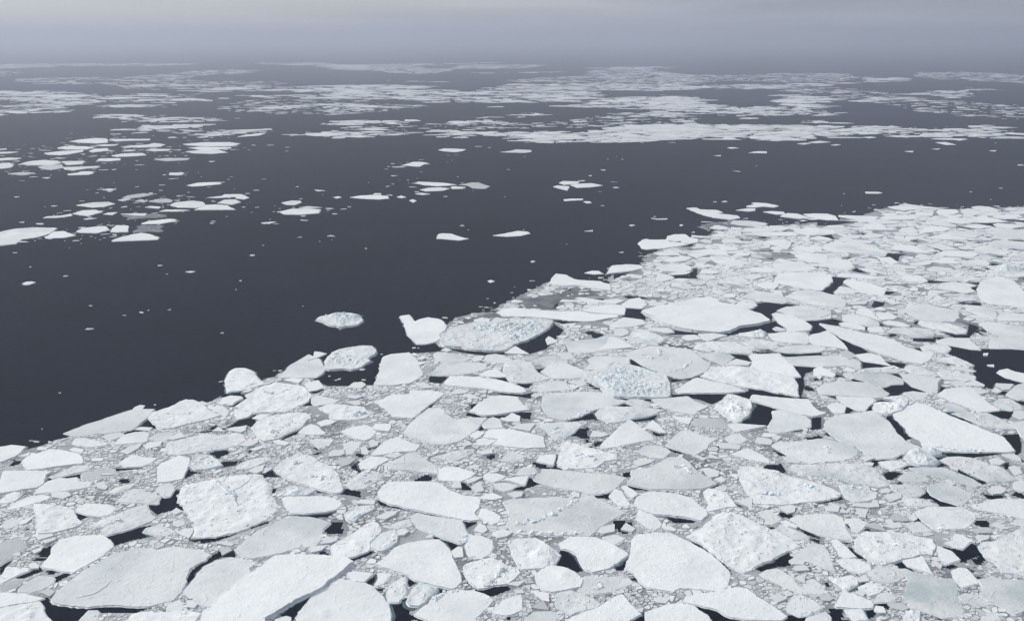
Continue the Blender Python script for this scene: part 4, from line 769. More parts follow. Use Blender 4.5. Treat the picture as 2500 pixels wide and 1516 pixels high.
gs|small pale grey four-sided floe, closest one in front of the broad cream-white floe|2589,4834 2645,4919 2711,4910 2766,4851 2699,4704 2643,4634 2619,4688 2601,4768
gs|pale grey four-sided floe, second one behind the pool-side pointed floe|2528,4565 2570,4610 2642,4595 2689,4550 2928,4460 2809,4291 2575,4322 2522,4391 2525,4476
gs|small pale grey four-sided floe, closest one right of the pool-side pointed floe|2385,4177 2450,4295 2498,4363 2555,4342 2733,4332 2631,4140 2489,4177
ws|tiny white five-sided floe, closest one in front of the very long white slab|1683,4089 1754,4113 1799,4076 1791,3992 1796,3934 1754,3963 1691,3992
gs|small pale grey long floe, closest one in front of the white paddle floe tapering|1469,4052 1499,4064 1587,4076 1654,4028 1670,3980 1640,3900 1611,3877 1617,3905 1579,3934 1452,3922
gr|tiny rough grey sliver-thin floe, closest one behind the channel-side tapering floe|1595,3844 1656,3900 1709,3911 1742,3911 1811,3940 1830,3877 1790,3849 1707,3844|R 0 1729,3877 1795,3911 1818,3888
gs|small pale grey long floe, closest one right of the white bean floe|1813,4626 1852,4736 1928,4744 1974,4688 2001,4610 1973,4528 1922,4528 1867,4580
ws|tiny white four-sided floe, closest one left of the pale cream oblong floe|1937,4768 2005,4885 2042,4851 2031,4736 2026,4626 1994,4688 1960,4728
ws||2041,4736 2083,4768 2132,4768 2138,4688 2103,4649 2042,4641
ws||1770,4572 1807,4595 1858,4580 1890,4506 1871,4455 1829,4476 1789,4520
ws||1896,4491 1921,4513 1973,4491 1968,4433 1932,4412 1890,4433
ws||2019,4595 2068,4634 2123,4595 2146,4528 2093,4513 2034,4550
gs|small pale grey rounded floe, closest one in front of the mottled grey-white wide floe|2145,6018 2235,6068 2348,5993 2313,5801 2229,5698 2147,5778 2081,5824
ws||2323,5766 2394,5755 2449,5631 2381,5631 2339,5686
gs|tiny pale grey four-sided floe, second one in front of the broad cream-white floe|2704,4704 2766,4785 2846,4752 2998,4728 3053,4580 2753,4626 2668,4618
ws|tiny white long floe, third one behind the pale cream oblong floe|2507,5512 2560,5598 2654,5554 2652,5449 2600,5407 2500,5428
gs|small pale grey long four-sided floe, closest one left of the broad cream-white floe|2646,5327 2721,5407 2819,5428 2836,5307 2836,5209 2759,5171 2681,5229
ws||2809,5407 2869,5397 2905,5337 2847,5297
gs|tiny pale grey long floe, third one left of the broad cream-white floe|2777,5755 2861,5824 2951,5778 2943,5664 2875,5642 2781,5686
ws||2202,5042 2233,5042 2255,4971 2293,4954 2212,4928
gs||2608,5042 2662,5079 2747,5042 2740,5006 2644,4989
ws||2427,5219 2487,5297 2506,5267 2481,5209
ws||2335,5267 2366,5277 2366,5200
gs||1945,4928 2008,4989 2096,5006 2059,4936 1982,4919
ws|tiny white sliver-thin floe, closest one right of the half-disc floe|2104,5554 2157,5642 2256,5631 2337,5576 2412,5512 2304,5490 2180,5533
gs||2574,5824 2629,5872 2726,5824 2714,5755 2627,5755
gr|tiny rough grey sliver-thin floe, second one left of the broad cream-white floe|2689,5469 2806,5554 2957,5576 3026,5512 2895,5449 2752,5438
gs||1721,4736 1807,4818 1794,4752 1729,4688 1700,4672
ws||1550,3877 1577,3917 1607,3877 1589,3849
ds||1622,4126 1663,4145 1681,4101 1676,4052 1625,4016 1613,4076
gs||2074,3922 2118,3928 2165,3866 2144,3849 2085,3877
ws||2254,3945 2290,3951 2276,3917 2257,3928
ws||2313,4095 2342,4101 2319,4064 2305,4070
ws|white forked floe made of two joined slabs, adrift just off the pack's upper corner|1571,7922 1674,7950 1685,7854 1828,7831 1861,7715 1798,7662 1889,7613 1952,7576 1954,7467 1852,7396 1731,7485 1657,7613
ws|thin white sliver with a small point on its back, farthest off the pack front|2144,8023 2242,8106 2230,8178 2274,8199 2376,8148 2444,8023 2375,7954 2298,8003 2210,7954 2138,7970
ws||1997,7823 2124,7914 2188,7902 2166,7803 2101,7765
ws||2221,7745 2298,7784 2405,7745 2379,7632 2306,7632
ws||2305,7539 2414,7677 2493,7650 2543,7467 2440,7431
ws|white slab with a knobbly left end, facing open water at the pack front|943,6506 992,6633 1028,6661 1057,6638 1177,6633 1190,6562 1279,6534 1316,6464 1187,6397 1104,6343 984,6312 958,6343
ws|white scoop-edged floe resting against the knobbly-ended slab|1177,6633 1211,6764 1274,6824 1359,6824 1374,6720 1430,6661 1407,6548 1328,6492 1282,6548 1283,6590 1242,6570 1197,6604
ws||1384,6720 1405,6794 1444,6764 1555,6735 1530,6682 1449,6691
ws||1014,6189 1102,6252 1193,6260 1199,6126 1128,6126 1061,6114
ws||1044,5969 1129,6065 1208,6114 1262,6040 1197,5957 1105,5922
ws|white swallow-tailed floe with a notched left end beside open water|1275,6278 1347,6278 1437,6330 1544,6265 1544,6114 1399,6151 1303,6057 1251,6151 1362,6201
ws||1593,6590 1634,6661 1727,6647 1770,6492 1674,6506 1599,6506
ws||1598,7059 1670,7173 1724,7140 1769,7043 1677,6995
gs|tiny pale grey sliver-thin floe, closest one in front of the white forked floe|1815,7241 1862,7378 1984,7361 2124,7257 2087,7173 1992,7124 1882,7173
ws||1840,6979 1894,7059 2033,7075 2003,6916 1920,6901
ws||2056,7011 2116,7157 2214,7140 2253,7043 2140,6932
ws|tiny white sliver-thin floe, closest one behind the white swallow-tailed floe|1926,6824 2032,6901 2202,6916 2250,6794 2176,6764 1994,6764
ws|tiny white long floe, closest one right of the white forked floe|2263,7011 2379,7059 2479,7027 2412,6824 2310,6779 2258,6885
ws|tiny white four-sided floe, closest one right of the white swallow-tailed floe|1887,6534 1934,6590 2064,6647 2115,6562 2075,6451 2011,6317 1962,6424
ws|tiny white sliver-thin floe, closest one left of the mottled grey-white wide floe|2049,6343 2112,6410 2292,6397 2240,6239 2138,6201 2072,6278
ws|small white five-sided floe, second one left of the mottled grey-white wide floe|2003,6114 2078,6239 2163,6189 2242,6138 2160,5899 2048,5922
ws||1537,6370 1586,6424 1641,6370 1652,6291 1556,6265
gs||1422,6618 1475,6661 1523,6618 1499,6506 1455,6534
ws||1568,6138 1642,6201 1711,6189 1674,6114 1594,6101
ws||1706,6916 1754,6979 1825,6916 1803,6855 1741,6870
ws||960,7157 988,7190 1011,7163 981,7134
ws||1187,7467 1231,7431 1325,7442 1311,7403 1234,7403
ws||1376,7173 1397,7214 1410,7173 1383,7140
ws||1962,8242 2007,8286 2026,8251 1993,8225
ws||1880,8225 1906,8255 1919,8225
ws||1964,7449 2011,7467 2012,7442
ws||1416,6885 1452,6916 1446,6885
ws||767,6219 805,6234 796,6209
ws|white snub floe at the very front of the upper pack corner, below a lone sliver|2547,7650 2650,7677 2761,7662 2798,7558 2760,7378 2672,7378 2605,7431 2556,7521
ws||3515,8784 3650,8770 3664,8721 3598,8678 3495,8688
ws|tiny white sliver-thin floe, closest one right of the white snub floe|2832,7594 2948,7576 3085,7558 3157,7521 3011,7292 2900,7292 2917,7414 2814,7521
ws||3415,7983 3546,8044 3657,7983 3642,7862 3503,7815 3449,7882
ws||3555,8065 3646,8136 3692,8065 3778,7983 3823,7882 3658,7882 3634,7983
ws|tiny white sliver-thin floe, second one behind the round-fronted pale floe|3143,7485 3273,7613 3432,7613 3468,7449 3340,7396 3164,7396
ws||3466,7558 3584,7745 3722,7726 3655,7594 3552,7558
ws||3753,7745 3828,7862 3968,7843 3933,7707 3830,7613 3730,7632
ws||4013,7843 4132,7843 4126,7669 3992,7576 3929,7594
ws||4171,7983 4252,8023 4348,8003 4364,7803 4255,7765 4181,7882
ws|tiny white sliver-thin floe, fourth one right of the round-fronted pale floe|3643,7414 3740,7485 3947,7485 3894,7309 3728,7224 3643,7292
ws|long white flat floe beneath a dark slit, near the border of the upper pack|3933,7485 4081,7539 4140,7378 4168,7326 3946,7275 3872,7292
ws||4120,7503 4227,7613 4345,7576 4319,7449 4193,7414
ws||3011,7292 3058,7378 3185,7361 3268,7309 3163,7224 3053,7207
ws|pale floe with a round front, centred in the crowded upper pack edge|2839,7075 2916,7190 2998,7224 3067,7173 3009,6979 2896,6979 2842,6995
ws||3089,6948 3163,7075 3265,7108 3249,6963 3202,6885 3103,6885
ws|tiny white sliver-thin floe, closest one right of the round-fronted pale floe|3249,6948 3373,7091 3496,7124 3559,7043 3461,6948 3380,6916 3228,6855
ws||3434,7275 3492,7343 3605,7361 3655,7173 3609,7091 3510,7140
ws||3701,7140 3851,7224 3931,7124 3794,7043 3743,7075
ws||3974,7207 4032,7241 4138,7207 4176,7108 4050,7043 3963,7108
gs|tiny pale grey sliver-thin floe, third one right of the round-fronted pale floe|3377,6824 3488,6948 3647,6948 3726,6855 3573,6705 3467,6779
ws|tiny white sliver-thin floe, second one right of the round-fronted pale floe|3187,6676 3311,6794 3404,6824 3507,6676 3460,6618 3301,6633
ws||2728,6764 2815,6855 2935,6794 2816,6691 2701,6676
gs|mottled grey-white wide floe in the upper right pack with a scalloped near edge|2268,6370 2419,6562 2566,6534 2715,6451 2677,6291 2700,6214 2631,6101 2525,6163 2444,6201 2310,6227
ws|tiny white sliver-thin floe, closest one right of the mottled grey-white wide floe|2799,6397 2870,6464 2969,6451 3007,6397 2980,6265 3023,6189 2922,6201 2802,6317
ws||3087,6451 3199,6506 3228,6397 3257,6291 3136,6278 3118,6370
ws|tiny white sliver-thin floe, third one left of the pyramid-shaped blue ice peak|3024,6163 3130,6265 3257,6278 3338,6163 3242,6065 3107,6089
gs|tiny pale grey long floe, closest one behind the pyramid-shaped blue ice peak|3380,6343 3520,6451 3563,6343 3605,6239 3503,6138 3406,6214
gs|small pale grey long floe, second one behind the pyramid-shaped blue ice peak|3581,6534 3688,6618 3787,6590 4190,6493 3912,6247 3638,6370 3549,6410
gs|small pale grey long floe, third one behind the pyramid-shaped blue ice peak|3772,6855 3896,6979 4401,7090 4175,6740 3830,6647 3752,6705
ws||2843,6089 2911,6176 2953,6151 2922,6005 2864,6005
ws||2453,5899 2497,5969 2537,5981 2531,5922 2490,5876
ws||2570,6065 2662,6077 2662,5922 2597,5876 2564,5993
ws||2874,5922 3014,6040 3073,6016 3063,5876 2955,5887
gs|tiny pale grey long floe, closest one left of the pyramid-shaped blue ice peak|3103,5876 3177,5993 3305,6040 3291,5922 3221,5830
gs|small pale grey long floe, closest one in front of the white snub floe|2484,7043 2609,7173 2719,7173 2701,7011 2553,6855 2428,6794 2379,6885
ws||2392,6764 2444,6691 2451,6618 2331,6618 2286,6676
ws||2470,6618 2581,6661 2745,6590 2699,6506 2568,6506
ws|long low white dune-shaped floe nearest the viewer in the left open-water cluster|-3048,6618 -3031,6712 -2969,6848 -2929,6876 -2842,6828 -2730,6712 -2709,6636 -2871,6607 -3024,6570
ws||-3195,6908 -3254,7158 -3144,7149 -3049,6908 -3130,6888
ws|white hump-backed floe in the left cluster's nearest row|-3470,6928 -3480,7052 -3369,7136 -3329,7136 -3230,6989 -3276,6868 -3404,6888
ws|tiny white long floe, closest one right of the pale floe mass|-3616,6731 -3647,6928 -3579,6948 -3405,6789 -3456,6712 -3583,6681
gs|pale floe mass cut by the left border in the cluster's nearest row|-4130,6657 -4062,6948 -4020,7031 -3904,7094 -3700,7073 -3644,6888 -3675,6731 -3760,6655 -3767,6454 -4127,6379
gs||-4185,6692 -3854,6674 -3751,6636 -3714,6490 -3812,6447 -3971,6521
ws||-3076,7245 -3057,7334 -2918,7425 -2837,7402 -2840,7311 -2915,7223 -3044,7210
ws|white wedge-tailed slab with a straight near edge in the left cluster's middle row|-2839,7838 -2821,8074 -2740,8101 -2604,8047 -2480,7848
gs|tiny pale grey sliver-thin floe, closest one left of the white wedge-tailed slab|-3149,8074 -3149,8211 -3016,8296 -2895,8239 -2821,8074 -2855,7941 -3027,7957
gs||-2737,8156 -2729,8324 -2625,8353 -2533,8211 -2575,8085
ws||-2931,8470 -2823,8559 -2820,8651 -2654,8663 -2530,8470 -2548,8370 -2632,8411 -2679,8499 -2838,8440
gs|grey lens floe lying loose above the wedge-tailed slab's row|-4013,8074 -3916,8211 -3777,8239 -3678,8139 -3719,7994 -3801,7957
ds|thin dark grey wet floe in open water, left cluster|-3752,8470 -3750,8590 -3645,8725 -3526,8651 -3578,8529 -3670,8423
ds||-3402,8239 -3385,8353 -3304,8411 -3200,8296 -3183,8195 -3279,8183
ds||-3545,8267 -3518,8353 -3423,8267 -3439,8206
ws|lone crisp white bar-shaped floe at mid-left in open water|-3380,9206 -3328,9368 -3104,9418 -3053,9276 -3205,9171 -3292,9130
ws||-4144,8923 -4093,8969 -4003,8936 -4032,8839
ws||-5004,9976 -4928,10074 -4938,10174 -4808,10174 -4732,10033 -4739,9928 -4938,9888
ws||-3832,9912 -3886,10074 -3714,10074 -3698,9993 -3727,9873
gs|tiny pale grey sliver-thin floe, closest one in front of the bright white slab|-5963,10776 -5983,11016 -5861,11144 -5656,11084 -5499,10871 -5538,10684 -5758,10684
gs||-6505,10472 -6155,10890 -5979,10684 -5896,10458 -6159,10191
ds||-5624,10547 -5599,10702 -5430,10730 -5273,10458 -5339,10284 -5470,10370
gs||-5307,10502 -5098,10547 -4908,10610 -4879,10458 -4978,10397 -5056,10241 -5197,10327
gs||-5569,11016 -5311,11065 -5204,10776 -5343,10684
ws||-5163,11065 -5207,11285 -4961,11285 -4882,11114 -4994,11016
ws||-5188,11557 -5111,11775 -4887,11820 -4750,11600 -4915,11472 -5073,11451
ws||-6176,11798 -6074,11967 -5821,12141 -5734,11967 -5796,11687 -5867,11600 -6053,11665
ws||-5688,12025 -5728,12260 -5587,12345 -5459,12118 -5510,11967 -5600,11910
ws||-6291,12381 -6276,12567 -5961,12542 -5775,12381 -5805,12200 -6070,12200
ws|bright white slab with a dark bite at its right, top of the left cluster|-6498,13159 -6456,13411 -6321,13614 -6116,13555 -5868,13023 -5977,12916 -6263,12996
ws||-5991,13326 -5936,13440 -5429,13469 -5368,13270 -5670,13228 -5800,13159
ws||-5891,12656 -5826,12785 -5610,12785 -5605,12630 -5730,12567
ws||-5476,12505 -5342,12656 -5183,12759 -5167,12956 -4937,12759 -4918,12505 -5150,12406
ws||-4971,12141 -4875,12236 -4653,12236 -4628,12048 -4814,12002
ws||-4367,11967 -4237,12141 -3981,12165 -3782,11876 -3961,11742 -4193,11798
ws||-4467,12381 -4359,12505 -3903,12443 -3866,12320 -4145,12083
ws|tiny white sliver-thin floe, closest one behind the lone crisp white bar-shaped floe|-4714,12824 -4464,13050 -4102,13050 -3914,12890 -3926,12567 -4305,12567 -4592,12694
ds||-4498,11184 -4357,11316 -4073,11285 -4054,11114 -4260,11016
ds||-5681,9993 -5575,10091 -5398,10058 -5412,9896 -5484,9873
ws||-6796,10989 -6401,11368 -6215,11316 -6220,11184 -6368,11084
ws||-7331,11983 -6960,12320 -6895,12200 -7162,11949
ws||-7075,11868 -6692,11933 -6576,11933 -6635,11775 -7141,11575
ws||-3848,7663 -3832,7812 -3728,7838 -3616,7737 -3656,7552 -3748,7590
ws||-4007,7472 -4005,7542 -3905,7566 -3858,7663 -3802,7566 -3882,7481
ws||-3572,7638 -3557,7712 -3482,7737 -3473,7604
ws||-3432,7663 -3205,7687 -3176,7566 -3279,7590
ws||-3331,7957 -3290,8004 -3192,7978 -3178,7889
ws||-3129,7762 -3100,7838 -2936,7838 -2869,7812 -2957,7762
ws||-3648,7434 -3605,7481 -3541,7462 -3608,7407
ws||-5144,9701 -5069,9740 -5058,9648
ws||-5254,12083 -5200,12165 -5072,12083 -5148,12002
gs||-3732,8324 -3694,8382 -3618,8370 -3657,8267
ws||-3755,11025 -3675,11045 -3693,10957
ws||-2091,7267 -2038,7289 -1984,7289 -2047,7223
ws||-4118,7289 -4082,7307 -4068,7271
ws||-4817,8517 -4760,8517 -4774,8476
ws||-4210,13732 -4166,14037 -3923,14356 -3925,13960
ws|white oval floe alone in open water with a thin grey plate behind it|-2062,7752 -1981,7885 -1846,7905 -1714,7851 -1693,7687 -1833,7623 -1985,7642
gs||-1930,7939 -1867,8002 -1713,7939 -1833,7905
gs||-2155,8201 -2082,8311 -1999,8296 -1964,8201 -2000,8072 -2083,8093
ws|white fish-head floe with a small pit on top, adrift mid water|-578,6672 -577,6839 -546,6865 -478,6849 -393,6722 -333,6672 -403,6614 -509,6658
ws|white slipper-shaped floe adrift right of the fish-head floe|-154,6783 -55,6860 46,6955 124,6928 143,6860 67,6773 -43,6747
ws|white flat floe with a small cap block, in the mid-water row|-1563,8486 -1497,8564 -1382,8620 -1208,8564 -1176,8424 -1263,8371 -1431,8409
ws||-1358,8620 -1358,8693 -1292,8693 -1275,8596
ws|long white upper floe of the stacked group in mid water|-1024,9336 -993,9430 -731,9355 -575,9235 -674,9171 -774,9144 -912,9217
ws||-932,8926 -852,9038 -723,9056 -632,8995 -695,8866 -861,8824
ds||-559,9217 -419,9383 -326,9308 -225,9127 -272,8977 -403,9012 -454,9171
ws||-630,9065 -598,9127 -470,9056 -502,8969 -601,8960
ws||-955,8676 -908,8725 -805,8660 -869,8604
ws|small white ray-shaped floe, highest of the loose mid-water floes|-1327,10680 -1255,10839 -1216,10964 -1129,10964 -1022,10888 -1073,10741 -1098,10561 -1213,10620
ws||-1007,12151 -932,12307 -795,12292 -626,12213 -664,12029 -753,11924 -910,12014
gs||-159,11924 -37,12029 59,12198 250,12136 266,11954 170,11836 -36,11880
ws|white pointed floe, right-hand one of the tight trio in mid water|605,9217 715,9308 836,9336 945,9189 814,9082 666,9038
ws||497,9355 545,9468 724,9430 683,9281 546,9226
ws||420,9100 470,9171 598,9109 555,8866 489,8977
ws||491,8364 567,8402 682,8402 670,8334 493,8274
ws||671,8252 730,8252 744,8179 696,8157
ws||-1118,8502 -1080,8580 -1018,8486 -1063,8440
ws||-971,8311 -940,8364 -898,8289 -922,8201
ws||-1715,8471 -1683,8533 -1638,8471 -1675,8417
ws||-2068,7260 -2020,7301 -1970,7301 -2011,7220
ws||-1439,6757 -1411,6783 -1373,6747
ws||-428,7141 -406,7174 -389,7141
ws||575,6939 646,6971 644,6928
ws||850,9866 891,9887 878,9825
ws||-1236,8620 -1167,8620 -1169,8580
ws||-1351,9866 -1264,9866 -1314,9825
ws||1024,10297 1083,10308 1076,10241
ws||700,9516 794,9526 756,9459
ws||-1996,8909 -1873,8866 -1936,8824
ws||3189,11919 3314,12014 3416,11982 3364,11794 3240,11809
ws||4083,12849 4229,12940 4315,12903 4172,12758
ws||4302,13033 4539,13223 4652,13071 4402,12940
ws||4516,12705 4632,12794 4671,12723 4582,12652
ws||6572,13417 6754,13517 6818,13417 6631,13261
ws||6151,13033 6329,13089 6324,12758 6179,12723
ws||5367,13721 5505,13783 5556,13679 5403,13577
ws||2983,12409 3078,12460 3137,12358 3018,12291
ws||2614,11567 2717,11597 2688,11508
ws||5267,11998 5402,12030 5337,11903
ws||5739,12241 5892,12308 5808,12192
ws||6443,12078 6561,12110 6482,11998
ws|lone small white floe in the empty black water near the left border|-3087,5394 -3083,5428 -3053,5439 -3023,5418 -3032,5363 -3056,5363
ws||-2160,5673 -2128,5687 -2094,5681 -2116,5650
ws||-1536,4416 -1519,4426 -1516,4412
'''
